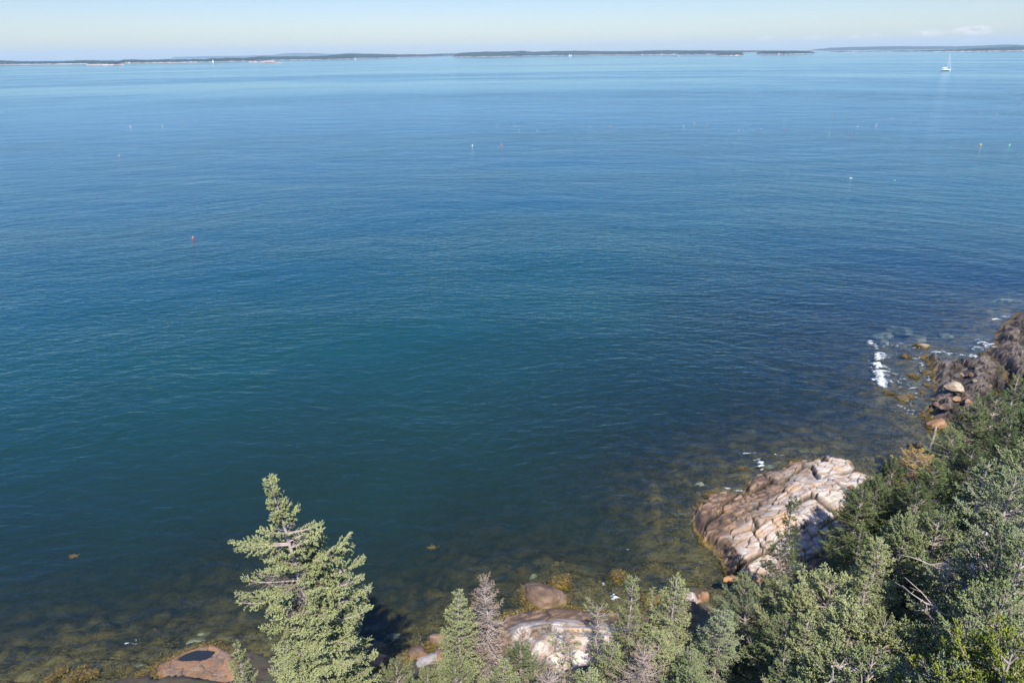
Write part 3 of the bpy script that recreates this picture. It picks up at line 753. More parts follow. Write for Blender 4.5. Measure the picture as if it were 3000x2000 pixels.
kk = np.random.default_rng(12)
for i in range(22):
    px = kk.uniform(2640, 2730); py = kk.uniform(1040, 1215); sz = kk.uniform(.7, 1.6)
    B(px, py, sz * 1.3, sz, sz * .6, kk.uniform(0, 3), 'dark' if i % 3 else 'olive', 'dark weedy rock awash between the surf and the dark ledge, %s of them' % ('outer' if py < 1100 else 'middle' if py < 1160 else 'inner'), top=kk.uniform(-.12, .28), group='dark rocks awash beside the dark ledge', seed=700 + i, sub=3)
for i in range(48):
    a0 = [(1000, 1350, 1890, 1965), (470, 720, 1925, 1990), (60, 420, 1955, 2000), (2030, 2130, 1740, 1800)][i % 4 if i < 24 else 0]
    px = kk.uniform(a0[0], a0[1]); py = kk.uniform(a0[2], a0[3]); sz = kk.uniform(.35, .85)
    wh = {0: 'between the tall spruce and the dead tree', 1: 'beside the tide pool rock', 2: 'in the bottom left corner', 3: 'behind the broad full spruce'}[i % 4 if i < 24 else 0]
    p0 = U(px, py, .1)
    if sdf(np.array([p0[0]]), np.array([p0[1]]), POOL)[0] > -.2: continue
    zz = min(max(zat(p0[0], p0[1]), -.3), 1.0); pal = ['brown', 'purple', 'orange', 'olive', 'orange', 'brown'][int(kk.integers(0, 6))]
    B(px, py, sz * 1.35, sz, sz * .8, kk.uniform(0, 3), pal, '%s %s shore rock %s' % ('small' if sz < .6 else 'larger', {'brown': 'brown', 'purple': 'dark purplish', 'orange': 'rusty', 'olive': 'weedy olive', 'grey': 'pale grey'}[pal], wh), top=zz + sz * .42, group=GB, seed=900 + i, sub=3)

# smaller stones strewn over the dark ledge
M = 0
for i in range(46):
    px = 2745 + 190 * rng.random(); py = 1060 + 170 * rng.random()
    p0 = U(px, py, 1.0); zz = zat(p0[0], p0[1])
    if zz < .3 or sdf(np.array([p0[0]]), np.array([p0[1]]), DARK)[0] < .4: continue
    sz = rng.uniform(.25, .6)
    o = boulder(px, py, sz * 1.3, sz, sz * .7, rng.uniform(0, 3), ['dark', 'brown', 'dark', 'purple', 'tan'][i % 5], '%s loose stone on the %s part of the dark blocky ledge' % (['dark grey', 'brown', 'blackish', 'purplish', 'tan'][i % 5], ('seaward', 'middle', 'landward')[int(min(2, (px - 2745) // 64))]), top=zz + sz * .35, z=1.0, weed=False, group='loose stones on the dark ledge', name='stone', sub=3)

# ---------------------------------------------------------------- seaweed fronds
M_WEED, t, p = mat_new('seaweed'); a = attr_col(t, 'tint'); rp = N(t, 'ShaderNodeValToRGB'); t.links.new(a.outputs['Fac'], rp.inputs[0])
e = rp.color_ramp.elements; e[0].color = (.035, .024, .006, 1); e[1].color = (.19, .135, .03, 1); q = e.new(.5); q.color = (.085, .060, .015, 1)
t.links.new(rp.outputs[0], p.inputs['Base Color']); p.inputs['Roughness'].default_value = .45
# fronds also grow over the shallow seabed
bxs = rng.uniform(-22, 55, 500000); bys = rng.uniform(19, 80, 500000)
hh, ss = terrain(bxs, bys, cut=False)
dens = fbm2(bxs * .55, bys * .55, 91, 4)
m = (hh < -.03) & (hh > -.8) & (ss < 0) & (ss > -14) & (dens > .52) & (np.random.default_rng(3).random(len(bxs)) < np.clip(.8 + hh * 1.1, .03, 1))
pts = [np.stack([bxs[m], bys[m], hh[m]], 1)]
for q_ in WEED_PTS: pts.append(q_)
P = np.concatenate(pts)
if len(P) > 90000: P = P[rng.choice(len(P), 90000, replace=False)]
n = len(P); P = P + rng.normal(0, .04, P.shape) * np.array([1, 1, .3])
az = rng.uniform(0, 2 * math.pi, n); D = np.stack([np.cos(az), np.sin(az), rng.uniform(-.05, .45, n)], 1); Sd = np.stack([-np.sin(az), np.cos(az), rng.uniform(-.5, .5, n)], 1)
ln = rng.uniform(.07, .20, n)[:, None]; wd = rng.uniform(.012, .035, n)[:, None]
A0 = P + np.array([0, 0, .01]); mid = P + D * ln * .5 + np.array([0, 0, .03]); end = P + D * ln + np.array([0, 0, -.01])
V = np.stack([A0 - Sd * wd * .4, A0 + Sd * wd * .4, mid + Sd * wd, mid - Sd * wd, end + Sd * wd * .5, end - Sd * wd * .5], 1).reshape(-1, 3)
b6 = (np.arange(n) * 6)[:, None]; f4 = np.stack([b6 + [[0, 1, 2, 3]], b6 + [[3, 2, 4, 5]]], 1).reshape(-1, 4)
tint = np.repeat(np.clip(rng.normal(.5, .22, n) + .3 * (fbm2(P[:, 0] * 1.5, P[:, 1] * 1.5, 44) - .5), 0, 1), 6)
o = obj('seaweed', mesh_from('seaweed', V, f4, 4, attrs={'tint': tint}), M_WEED); tag(o, 'golden brown seaweed on the rocks and in the shallows along the shore', 'seaweed', kind='stuff')

# ---------------------------------------------------------------- foam
M_FOAM, t, p = mat_new('foam'); p.inputs['Base Color'].default_value = (.56, .60, .62, 1)
fa = N(t, 'ShaderNodeAttribute'); fa.attribute_name = 'thick'; fcx = N(t, 'ShaderNodeTexCoord'); fn_ = N(t, 'ShaderNodeTexNoise', Scale=4.0, Detail=6.0, Roughness=.75); fmp = N(t, 'ShaderNodeMapping'); fmp.inputs['Scale'].default_value = (.8, 2.2, 1)
t.links.new(fcx.outputs['Object'], fmp.inputs['Vector']); t.links.new(fmp.outputs[0], fn_.inputs['Vector'])
fm = N(t, 'ShaderNodeMapRange'); fm.inputs['From Min'].default_value = 0; fm.inputs['From Max'].default_value = .40
t.links.new(nmath(t, 'ADD', nmath(t, 'MULTIPLY', fa.outputs['Fac'], 1.0), nmath(t, 'MULTIPLY', nmath(t, 'SUBTRACT', fn_.outputs['Fac'], .57), 2.2)), fm.inputs['Value']); t.links.new(fm.outputs[0], p.inputs['Alpha']); p.inputs['Roughness'].default_value = .7
nn = N(t, 'ShaderNodeTexNoise', Scale=14.0, Detail=5.0); bb = N(t, 'ShaderNodeBump', Strength=.8, Distance=.05); t.links.new(nn.outputs['Fac'], bb.inputs['Height']); t.links.new(bb.outputs[0], p.inputs['Normal'])


def foam(line, wdt, thr, seed, step=.07, amp=.16, sx=1.4, sy=1.4):
    pts = [tuple(U(a, b)[:2]) for a, b in line]
    bx = [q[0] for q in pts]; by = [q[1] for q in pts]
    xs = np.arange(min(bx) - wdt * 1.6, max(bx) + wdt * 1.6, step); ys = np.arange(min(by) - wdt * 1.6, max(by) + wdt * 1.6, step)
    X, Y = np.meshgrid(xs, ys); x, y = X.ravel(), Y.ravel()
    d = dline(x, y, pts) / wdt
    ridge = 1 - np.abs(2 * fbm2(x * sx, y * sy, seed, 5) - 1) * 2.2
    v = ridge * .55 + .75 * fbm2(x * 1.6, y * 4.3, seed + 5, 5) - d * .85 - thr
    z = .015 + amp * np.clip(v, 0, .5) + .04 * fbm2(x * 8, y * 8, seed, 3) * (v > 0)
    z = np.where(v > 0, z, -.03)
    V2 = v.reshape(X.shape); vm = np.maximum.reduce([V2[:-1, :-1], V2[1:, :-1], V2[:-1, 1:], V2[1:, 1:]])
    f = grid_faces(len(xs), len(ys), vm > 0)
    if len(f) == 0: return None
    return compact(np.stack([x, y, z], 1), f, v)


fo = []
fo.append(foam([(2575, 1040), (2568, 1062), (2578, 1088), (2585, 1118)], 1.0, .16, 5, .045, amp=.22))
fo.append(foam([(2565, 1080), (2590, 1135)], 1.0, .32, 6, .05))
fo.append(foam([(2545, 1000), (2570, 1020)], 1.1, .5, 61, .06))
for ln_, wq, th, sd_ in [([(2560, 1015), (2640, 1010), (2700, 1020)], 2.2, .60, 7), ([(2630, 1100), (2690, 1160), (2650, 1200)], 4.0, .66, 8), ([(2730, 1030), (2850, 1045)], 1.4, .45, 9),
                         ([(2880, 1000), (2900, 1010), (2870, 1020)], 2.0, .42, 10), ([(2905, 1070), (2925, 1085)], .8, .2, 11), ([(2690, 1040), (2720, 1120)], 2.4, .58, 12),
                         ([(2225, 1352), (2235, 1370)], .5, .05, 13), ([(2120, 1430), (2170, 1440)], .6, .45, 14), ([(2180, 1330), (2290, 1330)], .6, .55, 15), ([(1790, 1735), (1805, 1752)], .35, .2, 16),
                         ([(1760, 1700), (1800, 1740)], .6, .56, 17), ([(380, 1882), (420, 1880)], .6, .62, 18), ([(2900, 940), (2960, 925)], 1.2, .5, 20), ([(1810, 1603), (1860, 1615)], .3, .52, 21)]:
    fo.append(foam(ln_, wq, th + .07, sd_, .045, sx=1.1, sy=3.6))
fo = [q for q in fo if q is not None]
V, f4 = joinq([q[:2] for q in fo])
o = obj('sea_foam', mesh_from('sea_foam', V, f4, 4, attrs={'thick': np.concatenate([q[2] for q in fo])}), M_FOAM); tag(o, 'white surf and foam flecks breaking round the rocks', 'foam', kind='stuff')
#TREES

# ---------------------------------------------------------------- haze over the bay
xh = 20000
Vh = np.array([[x, y, z] for z in (-16, 190) for (x, y) in ((-xh, -1500), (xh, -1500), (xh, 19500), (-xh, 19500))], float)
Fh = np.array([[0, 3, 2, 1], [4, 5, 6, 7], [0, 1, 5, 4], [1, 2, 6, 5], [2, 3, 7, 6], [3, 0, 4, 7]])
M_HAZE = bpy.data.materials.new('haze_air'); M_HAZE.use_nodes = True; t = M_HAZE.node_tree; t.nodes.clear()
pv = N(t, 'ShaderNodeVolumePrincipled', Density=HAZE_D, Anisotropy=0.0); pv.inputs['Color'].default_value = (.62, .85, 1.0, 1)
oo = N(t, 'ShaderNodeOutputMaterial'); t.links.new(pv.outputs[0], oo.inputs['Volume'])
hz = obj('haze', mesh_from('haze', Vh, Fh, 4, smooth=False), M_HAZE); tag(hz, kind='stuff')

# ---------------------------------------------------------------- far shores and islands
M_FOREST, t, p = mat_new('far_forest'); c = N(t, 'ShaderNodeTexCoord'); n1 = N(t, 'ShaderNodeTexNoise', Scale=.03, Detail=6.0, Roughness=.7)
t.links.new(c.outputs['Object'], n1.inputs['Vector']); rp = N(t, 'ShaderNodeValToRGB'); t.links.new(n1.outputs['Fac'], rp.inputs[0]); e = rp.color_ramp.elements
e[0].position = .35; e[0].color = (.006, .020, .022, 1); e[1].position = .7; e[1].color = (.022, .045, .034, 1); t.links.new(rp.outputs[0], p.inputs['Base Color']); p.inputs['Roughness'].default_value = 1
M_SHORE = plain('far_shore_rock', (.34, .28, .25), .9, .4, .05)
M_HILL = plain('far_hill', (.035, .06, .05), 1, .2, .002)
HY = lambda px: 175 - 38 * px / 3000.0


def far_land(pts, depth, trees=True, seed=1, shore=3.0, nm='island', label=None, fixD=None, mat=None, tree_h=9.0):
    """pts: (photo x, shore y, top y); a hump of real width and depth standing at its distance"""
    pts = np.array(pts, float); nx = max(40, int((pts[-1, 0] - pts[0, 0]) / 2.5)); px = np.linspace(pts[0, 0], pts[-1, 0], nx)
    by = np.interp(px, pts[:, 0], pts[:, 1]); ty = np.interp(px, pts[:, 0], pts[:, 2])
    front = []; hts = []; dirs = []
    for a, b_, c_ in zip(px, by, ty):
        if fixD: d = ray(a, HY(a)); d = d / math.hypot(d[0], d[1]); g_ = np.array([d[0] * fixD, d[1] * fixD]); D = fixD
        else: g_ = U(a, b_)[:2]; D = math.hypot(*g_)
        rr = ray(a, c_); hz_ = CAM_Z + rr[2] / math.hypot(rr[0], rr[1]) * (D + depth * .3)
        front.append(g_); dirs.append(g_ / D); hts.append(max(hz_, 1.0))
    front = np.array(front); dirs = np.array(dirs); hts = np.array(hts)
    nv = 14; vs = np.concatenate([[0, .004], np.linspace(.02, 1, nv - 2) ** 1.5])
    prof = np.where(vs <= .004, 0, np.sin(np.clip(vs / .3, 0, 1) * math.pi / 2) ** .6 * np.where(vs > .3, np.cos((vs - .3) / .7 * math.pi / 2) ** .8, 1))
    P = front[:, None, :] + dirs[:, None, :] * (vs * depth)[None, :, None]
    endf = np.clip(np.minimum(np.arange(nx), np.arange(nx)[::-1]) / 3.0, 0, 1)
    X = P[..., 0]; Y = P[..., 1]
    tn = noise2(X / 9, Y / 30, seed) * .7 + noise2(X / 45, Y / 60, seed + 1) * .6 - .65
    Zt = hts[:, None] * prof[None, :] * endf[:, None]
    th = min(tree_h, 20)
    Zc = np.maximum(Zt + tn * th * np.clip(prof, 0, 1)[None, :] * endf[:, None] * .6, -1)
    Zc[:, 0] = -2
    # low rocky shore in front of the wood
    Ps = front[:, None, :] + dirs[:, None, :] * np.array([-14, -8, 0, depth * .05, depth * .9])[None, :, None]
    sh = shore * (.35 + 1.1 * noise2(px[:, None] / 7.0, np.zeros((nx, 5)), seed + 9))
    Zs = np.stack([np.full(nx, -2.0), sh[:, 0] * .5, sh[:, 0], np.full(nx, 1.0), np.full(nx, -2.0)], 1)
    Zs[0] = -2; Zs[-1] = -2
    base = np.array([front[nx // 2][0], front[nx // 2][1], 0])
    V = np.concatenate([Ps, Zs[..., None]], 2).reshape(-1, 3) - base
    o = obj(nm, mesh_from(nm, V, grid_faces(5, nx), 4), mat or M_SHORE, loc=base); tag(o, label, kind='structure')
    V = np.concatenate([P, Zc[..., None]], 2).reshape(-1, 3) - base
    if trees:
        o2 = obj('far_forest', mesh_from('far_forest', V, grid_faces(nv, nx), 4), M_FOREST, loc=base); tag(o2, 'dark evergreen wood covering a distant shore', 'forest', kind='stuff')
    else:
        o.data = mesh_from(nm, V, grid_faces(nv, nx), 4); o.data.materials.append(mat or M_HILL)


far_land([(-60, 191, 176), (0, 190, 177), (25, 190, 178), (60, 190, 180), (180, 189, 180), (220, 188.5, 178.5), (262, 188, 177), (340, 187, 179), (365, 186, 175.5), (430, 185, 176), (520, 184, 174.5), (600, 183, 174), (640, 182, 171),
          (668, 181, 169.5), (720, 180, 170.5), (765, 178, 166), (860, 176, 165.5), (905, 176, 166), (960, 174.5, 163), (1000, 173, 160), (1035, 172, 158), (1100, 171, 159), (1180, 169, 160), (1250, 167, 159.5), (1300, 165, 157.5), (1345, 164.5, 157)], 500, seed=3, nm='mainland')
far_land([(1326, 168, 162), (1345, 168, 156), (1380, 167.5, 154), (1430, 167, 152), (1490, 166, 151.5), (1530, 165, 149.5), (1560, 164.5, 152.5), (1620, 163.5, 150.5), (1680, 163, 149), (1760, 162, 150.5), (1850, 161.5, 150.5), (1920, 161, 149.5), (1990, 160, 149.5),
          (2060, 160, 149), (2110, 159.5, 150), (2180, 158, 151)], 450, seed=5, nm='island')
far_land([(1880, 156, 148.5), (1950, 156, 148), (2060, 155.5, 148.5), (2200, 155, 148.5), (2300, 154, 149), (2380, 153.5, 149.5)], 700, seed=6, nm='mainland', fixD=8000, tree_h=12)
far_land([(2095, 163.5, 160), (2110, 163.5, 157.5), (2140, 163.5, 157), (2175, 163, 157), (2184, 163, 161)], 60, seed=7, shore=3, nm='islet', tree_h=4)
far_land([(2212, 160, 155), (2240, 160, 151), (2300, 160, 150), (2350, 159, 151), (2380, 158, 153), (2393, 157.5, 156)], 200, seed=8, nm='island')
far_land([(2370, 153, 148), (2400, 153, 144), (2440, 153, 140.5), (2520, 153, 138), (2600, 152, 136), (2680, 151, 136.5), (2750, 151, 136), (2800, 150, 136.5), (2870, 149, 134.5), (2930, 148.5, 131.5), (2960, 148, 131), (3000, 147, 132.5), (3080, 146, 133)], 1500, seed=9, nm='mainland', fixD=11500, tree_h=16)
far_land([(2425, 154, 152), (2470, 154, 151), (2500, 153.5, 152.5), (2560, 153.5, 151), (2640, 153, 149.5), (2730, 152.5, 148.5), (2790, 152, 146), (2850, 151.5, 143), (2900, 151, 140.5), (2950, 150, 138), (3000, 149, 137), (3080, 148, 136)], 500, seed=10, nm='mainland')
far_land([(252, 191.5, 188), (258, 191.5, 185), (300, 191.5, 185.5), (340, 191, 184.5), (358, 190.5, 185.5), (366, 190.5, 189)], 90, seed=11, shore=4, nm='islet', tree_h=5)
far_land([(728, 183, 181), (745, 183, 178), (775, 183, 177.5), (800, 183, 179), (806, 183, 182)], 60, seed=12, shore=5, nm='islet', tree_h=5)
far_land([(770, 185, 184), (800, 185.2, 183.6), (838, 185, 184.4)], 15, trees=False, seed=13, nm='reef', mat=M_SHORE)
far_land([(1970, 165.3, 164.2), (1985, 165.5, 163.2), (1998, 165.3, 164.4)], 15, trees=False, seed=15, nm='reef', mat=M_SHORE)
far_land([(500, 168, 168), (560, 168, 166.5), (640, 167, 164.5), (700, 166, 164.5), (740, 166, 163), (800, 165, 161), (835, 165, 157), (870, 164, 155), (930, 164, 156.5), (980, 163, 158.5), (1005, 163, 157), (1025, 162, 155.5), (1060, 162, 157), (1110, 161, 158)], 2000, trees=False, seed=14, nm='far_mountains', fixD=16500, mat=M_HILL)

# cottages on the far shores
M_COT = plain('cottage_wall', (.72, .70, .68), .7, .1, 2); M_ROOF = plain('cottage_roof', (.28, .26, .25), .8, .1, 2)


def box(cx, cy_, cz, sx, sy, sz):
    V = np.array([[cx + a * sx / 2, cy_ + b * sy / 2, cz + c * sz / 2] for c in (-1, 1) for a, b in ((-1, -1), (1, -1), (1, 1), (-1, 1))])
    return V, np.array([[0, 3, 2, 1], [4, 5, 6, 7], [0, 1, 5, 4], [1, 2, 6, 5], [2, 3, 7, 6], [3, 0, 4, 7]])


wallV = box(0, 0, 2.6, 13, 9, 5.2)
roofV = (np.array([[-7, -5.2, 5.2], [7, -5.2, 5.2], [7, 5.2, 5.2], [-7, 5.2, 5.2], [-7, 0, 8.6], [7, 0, 8.6]]), np.array([[0, 1, 5, 4], [3, 4, 5, 2], [0, 4, 3, 3], [1, 2, 5, 5]]))
wm = mesh_from('wall', *wallV, 4, smooth=False)
rm = mesh_from('roof', roofV[0], np.array([[0, 1, 5], [0, 5, 4], [3, 4, 5], [3, 5, 2], [0, 4, 3], [1, 2, 5]]), 3, smooth=False)
COTS = [(379, 186.2, 5.5, 'white house on the far left shore, at the right end of the wooded islet'), (560, 183.4, 5, 'pale cottage on the left far shore, left of the small white sail'), (1169, 169.4, 5.5, 'pale cottage on the far shore, left of the middle island'),
        (1221, 168, 5.5, 'pale cottage on the far shore nearest the left tip of the middle island'), (1882, 161.6, 6, 'pale shore house near the right end of the middle island, leftmost of three'),
        (1938, 161, 6, 'pale shore house near the right end of the middle island, middle one of three'), (1975, 160.6, 6, 'pale shore house near the right end of the middle island, rightmost of three'), (2281, 160.2, 5, 'white house on the shore of the small dark island')]
first = None
for (a, b_, k, lab) in COTS:
    g_ = U(a, b_); D = np.linalg.norm(g_[:2]); g_ = g_[:2] - g_[:2] / D * 16
    o = empty('cottage', (g_[0], g_[1], 1.0), math.atan2(-g_[0], g_[1])); o.scale = (k / 8.5,) * 3
    if first is None:
        wl = obj('wall', wm, M_COT, o); rf = obj('roof', rm, M_ROOF, o); first = (wl, rf)
    else:
        for s_ in first:
            c_ = s_.copy(); COL.objects.link(c_); c_.parent = o
    tag(o, lab, 'house', 'houses on the far shores')

# ---------------------------------------------------------------- sailboats
M_HULL = plain('white_gelcoat', (.82, .82, .80), .3, .03, 3); M_SAIL = plain('sail_cloth', (.85, .85, .82), .7, .04, 5); M_ALU = plain('white_spar', (.75, .77, .80), .35, .05, 3); M_DARKP = plain('dark_trim', (.03, .04, .07), .4, .1, 3)


def hull_mesh(L_=13.0, beam=3.8, free=1.25):
    ns, nr = 25, 11; V = []
    for i in range(ns):
        u = i / (ns - 1); x = -L_ / 2 + L_ * u
        wdt = beam / 2 * (1 - abs((u - .42) / .58 if u > .42 else (u - .42) / .75) ** 2.3); wdt = max(wdt, .02)
        sheer = free + .35 * (u - .35) ** 2 * 2
        for j in range(nr):
            a = -1 + 2 * j / (nr - 1); zz = sheer - (sheer + .35) * (1 - abs(a) ** 1.2) ; yy_ = wdt * np.sign(a) * abs(a) ** .55
            V.append((x + (0.25 * (zz / free) if u > .95 else 0), yy_, zz))
    Fq = [[i * nr + j, i * nr + j + 1, (i + 1) * nr + j + 1, (i + 1) * nr + j] for i in range(ns - 1) for j in range(nr - 1)]
    Fq += [[i * nr, (i + 1) * nr, (i + 1) * nr + nr - 1, i * nr + nr - 1] for i in range(ns - 1)]
    Fq += [[0, nr // 4, nr // 2, nr - 1]]
    return mesh_from('hull', np.array(V), np.array(Fq), 4)


def tubeobj(name, A, Bp, r0, r1, mat, parent, k=8):
    V, f = tubes([A], [Bp], [r0], [r1], k); return obj(name, mesh_from(name, V, f, 4), mat, parent)


p0 = U(2770, 208)
sb = empty('sailboat', tuple(p0), R(8)); tag(sb, 'white sailboat motoring to the right with its sails furled, nearest boat on the bay', 'sailboat')
obj('hull', hull_mesh(), M_HULL, sb)
V, f = joinq([box(.2, 0, 1.55, 4.6, 2.1, .55), box(.9, 0, 1.95, 2.6, 1.7, .3)])
cab = obj('cabin', mesh_from('cabin', V, f, 4, False), M_HULL, sb)
for s_ in (-1, 1): obj('window', mesh_from('window', *box(.6, s_ * 1.06, 1.6, 2.6, .04, .22), 4, False), M_DARKP, cab)
tubeobj('mast', (1.2, 0, 1.4), (1.0, 0, 19.0), .16, .11, M_ALU, sb)
bm_ = tubeobj('boom', (1.1, 0, 3.0), (-4.6, 0, 3.1), .12, .10, M_ALU, sb)
V, f = tube_path([(1.0, 0, 3.3), (-1.2, 0, 3.42), (-3, 0, 3.4), (-4.4, 0, 3.25)], [.22, .30, .27, .14], 8); obj('furled_mainsail', mesh_from('furled_mainsail', V, f, 4), M_SAIL, sb)
tubeobj('furled_jib', (6.3, 0, 1.9), (1.35, 0, 18.4), .17, .07, M_SAIL, sb)
tubeobj('inner_forestay', (4.2, 0, 1.7), (1.2, 0, 15.5), .10, .05, M_SAIL, sb)
tubeobj('backstay', (-6.3, 0, 1.5), (1.0, 0, 18.9), .03, .03, M_ALU, sb)
for s_ in (-1, 1): tubeobj('shroud', (1.0, s_ * 1.8, 1.4), (1.03, 0, 17.0), .03, .03, M_ALU, sb)
for a_s in ((1.1, 0, 7.5, .08, 2.2, .06), (1.06, 0, 12.5, .08, 1.7, .06)): obj('spreader', mesh_from('spreader', *box(*a_s), 4, False), M_ALU, sb)
V, f = joinq([box(-3.2, 0, 2.75, 2.4, 2.2, .10), box(-2.1, 0, 2.3, .06, 2.1, .9)]); obj('sprayhood', mesh_from('sprayhood', V, f, 4, False), M_SAIL, sb)
V, f = tubes([(x, s_ * 1.5, 1.3) for x in (-5.5, -3, -.5, 2, 4) for s_ in (-1, 1)] + [(-5.5, s_ * 1.5, 1.95) for s_ in (-1, 1)], [(x, s_ * 1.5, 1.98) for x in (-5.5, -3, -.5, 2, 4) for s_ in (-1, 1)] + [(4.5, s_ * 1.3, 1.95) for s_ in (-1, 1)], [.03] * 12, [.03] * 12, 4)
obj('railing', mesh_from('railing', V, f, 4), M_ALU, sb)


def sailing(px, py, Hm, rz, label):
    g_ = U(px, py); o = empty('sailboat', tuple(g_), rz); o.scale = (Hm / 19.,) * 3; tag(o, label, 'sailboat', 'small boats far out under sail')
    obj('hull', hull_mesh(), M_HULL, o); tubeobj('mast', (1.2, 0, 1.4), (1.0, 0, 19.0), .16, .11, M_ALU, o)
    for nm_, T in (('mainsail', [(.9, 0, 3.0), (-4.8, .5, 3.2), (.8, 0, 18.5)]), ('jib', [(6.2, 0, 1.9), (1.6, .7, 2.6), (1.3, 0, 16.5)])):
        T = np.array(T); V = np.concatenate([T, T + np.array([0, .03, 0])]); f = np.array([[0, 1, 2], [5, 4, 3], [0, 3, 4], [0, 4, 1], [1, 4, 5], [1, 5, 2], [2, 5, 3], [2, 3, 0]])
        obj(nm_, mesh_from(nm_, V, f, 3, False), M_SAIL, o)


sailing(624, 184, 14, R(20), 'tiny white sail far off against the left shore')
sailing(1042, 176, 13, R(160), 'tiny white sail far off, left of the middle island')
sailing(1668, 165.5, 16, R(10), 'tiny sail far off in front of the middle island, left one of two')
sailing(1673, 165.8, 16, R(-30), 'tiny sail far off in front of the middle island, right one of two')

# ---------------------------------------------------------------- lobster buoys
BC = {'white': (.62, .62, .60), 'red': (.75, .06, .04), 'orange': (.85, .25, .06), 'pink': (.85, .30, .30), 'yellow': (.85, .65, .10), 'green': (.25, .62, .30), 'cream': (.85, .75, .55)}
BM = {k: plain('buoy_paint_' + k, v, .4, .06, 6) for k, v in BC.items()}; M_STICK = plain('buoy_stick', (.80, .78, .70), .6, .1, 9)
prof_ = [(0, .16), (.05, .17), (.20, .17), (.32, .13), (.40, .07), (.42, .02)]
nb = 12; Vb = []
for (z_, r_) in prof_:
    for j in range(nb): Vb.append((r_ * math.cos(2 * math.pi * j / nb), r_ * math.sin(2 * math.pi * j / nb), z_ - .14))
Fb = [[i * nb + j, i * nb + (j + 1) % nb, (i + 1) * nb + (j + 1) % nb, (i + 1) * nb + j] for i in range(len(prof_) - 1) for j in range(nb)]
body_me = mesh_from('float', np.array(Vb), np.array(Fb), 4)
V, f = tubes([(0, 0, .2)], [(0, 0, .52)], [.025], [.02], 6); stick_me = mesh_from('handle', V, f, 4)
top_me = None
BU = [(565, 698, 'red', 'orange red lobster buoy with a white top, left of the bay, nearest to the shore', .95), (349, 457, 'pink', 'pinkish white buoy on the left side of the bay, second nearest to the shore', .95), (2492, 523, 'white', 'white buoy lying flat on the right side of the bay, with its stick showing', 1.3),
      (2621, 529, 'green', 'pale green buoy right of the white one lying flat', 1), (1384, 428, 'white', 'white buoy in the middle of the bay, left one of the near pair', 1.2), (1470, 426, 'orange', 'white and orange buoy in the middle of the bay, right one of the near pair', 1.2),
      (2874, 425, 'yellow', 'yellow topped buoy near the right edge of the photo', 1.2), (2957, 426, 'green', 'green buoy closest to the right edge, beside the yellow one', 1.1), (382, 372, 'white', 'white buoy left of the bay, left one of a close pair', 1.2), (476, 370, 'white', 'white buoy left of the bay, right one of a close pair', 1.2),
      (1978, 251, 'red', 'big red buoy far out, right of the middle of the bay', 1.7)]
AN = {'white': 'white buoy, one of many scattered far out on the bay', 'pink': 'pink buoy, one of several far out on the bay', 'red': 'small red buoy far out among the white ones on the right', 'orange': 'orange buoy, one of several far out on the bay', 'yellow': 'yellow buoy far out on the bay', 'green': 'green buoy far out near the right edge'}
for cname, L_ in {'white': [(450, 333), (407, 333), (510, 338), (233, 319), (358, 256), (530, 251), (813, 319), (831, 348), (866, 349), (674, 281), (39, 345), (1320, 312), (1508, 368), (1456, 367), (1522, 382), (1574, 382), (1728, 372), (2003, 370), (1772, 274), (2003, 284),
                            (1936, 259), (1957, 268), (1347, 261), (1461, 253), (1487, 253), (2164, 382), (2206, 382), (2297, 353), (2355, 353), (2430, 392), (2568, 362), (2613, 348), (2775, 347), (2728, 332), (2209, 270), (2417, 281), (2666, 286), (2708, 251), (2813, 265), (2938, 278),
                            (2989, 268), (2980, 254), (2273, 249), (2370, 259), (2513, 371)], 'pink': [(364, 347), (533, 354), (576, 353), (2035, 361), (2230, 378), (2565, 370), (2872, 336), (2921, 335), (2983, 289)], 'orange': [(1790, 371), (2072, 370), (2497, 394), (2682, 348), (2440, 337)], 'red': [(2300, 378)], 'green': [(2968, 323)]}.items():
    for q_ in L_: BU.append((q_[0], q_[1], cname, 'small %s buoy %s on the %s of the bay' % (cname, 'very far out' if q_[1] < 300 else 'among the middle rows', ('far left', 'left', 'middle', 'right', 'far right')[int(q_[0] // 600)]), .8 if q_[1] > 300 else .85))
rb = np.random.default_rng(5)
for i, (a, b_, cname, lab, k) in enumerate(BU):
    g_ = U(a, b_); o = empty('lobster_buoy', (g_[0], g_[1], 0), rb.uniform(0, 6.28)); k *= .85; o.scale = (k, k, k)
    o.rotation_euler = (R(80 if 'flat' in lab else rb.uniform(5, 50)), 0, rb.uniform(0, 6.28)); tag(o, lab, 'buoy', 'lobster buoys floating on the bay')
    bo = bpy.data.objects.new('float', body_me.copy() if False else body_me); COL.objects.link(bo); bo.parent = o
    if not body_me.materials: body_me.materials.append(BM['white'])
    bo.material_slots[0].link = 'OBJECT'; bo.material_slots[0].material = BM[cname]
    st = bpy.data.objects.new('handle', stick_me); COL.objects.link(st); st.parent = o
    if not stick_me.materials: stick_me.materials.append(M_STICK)
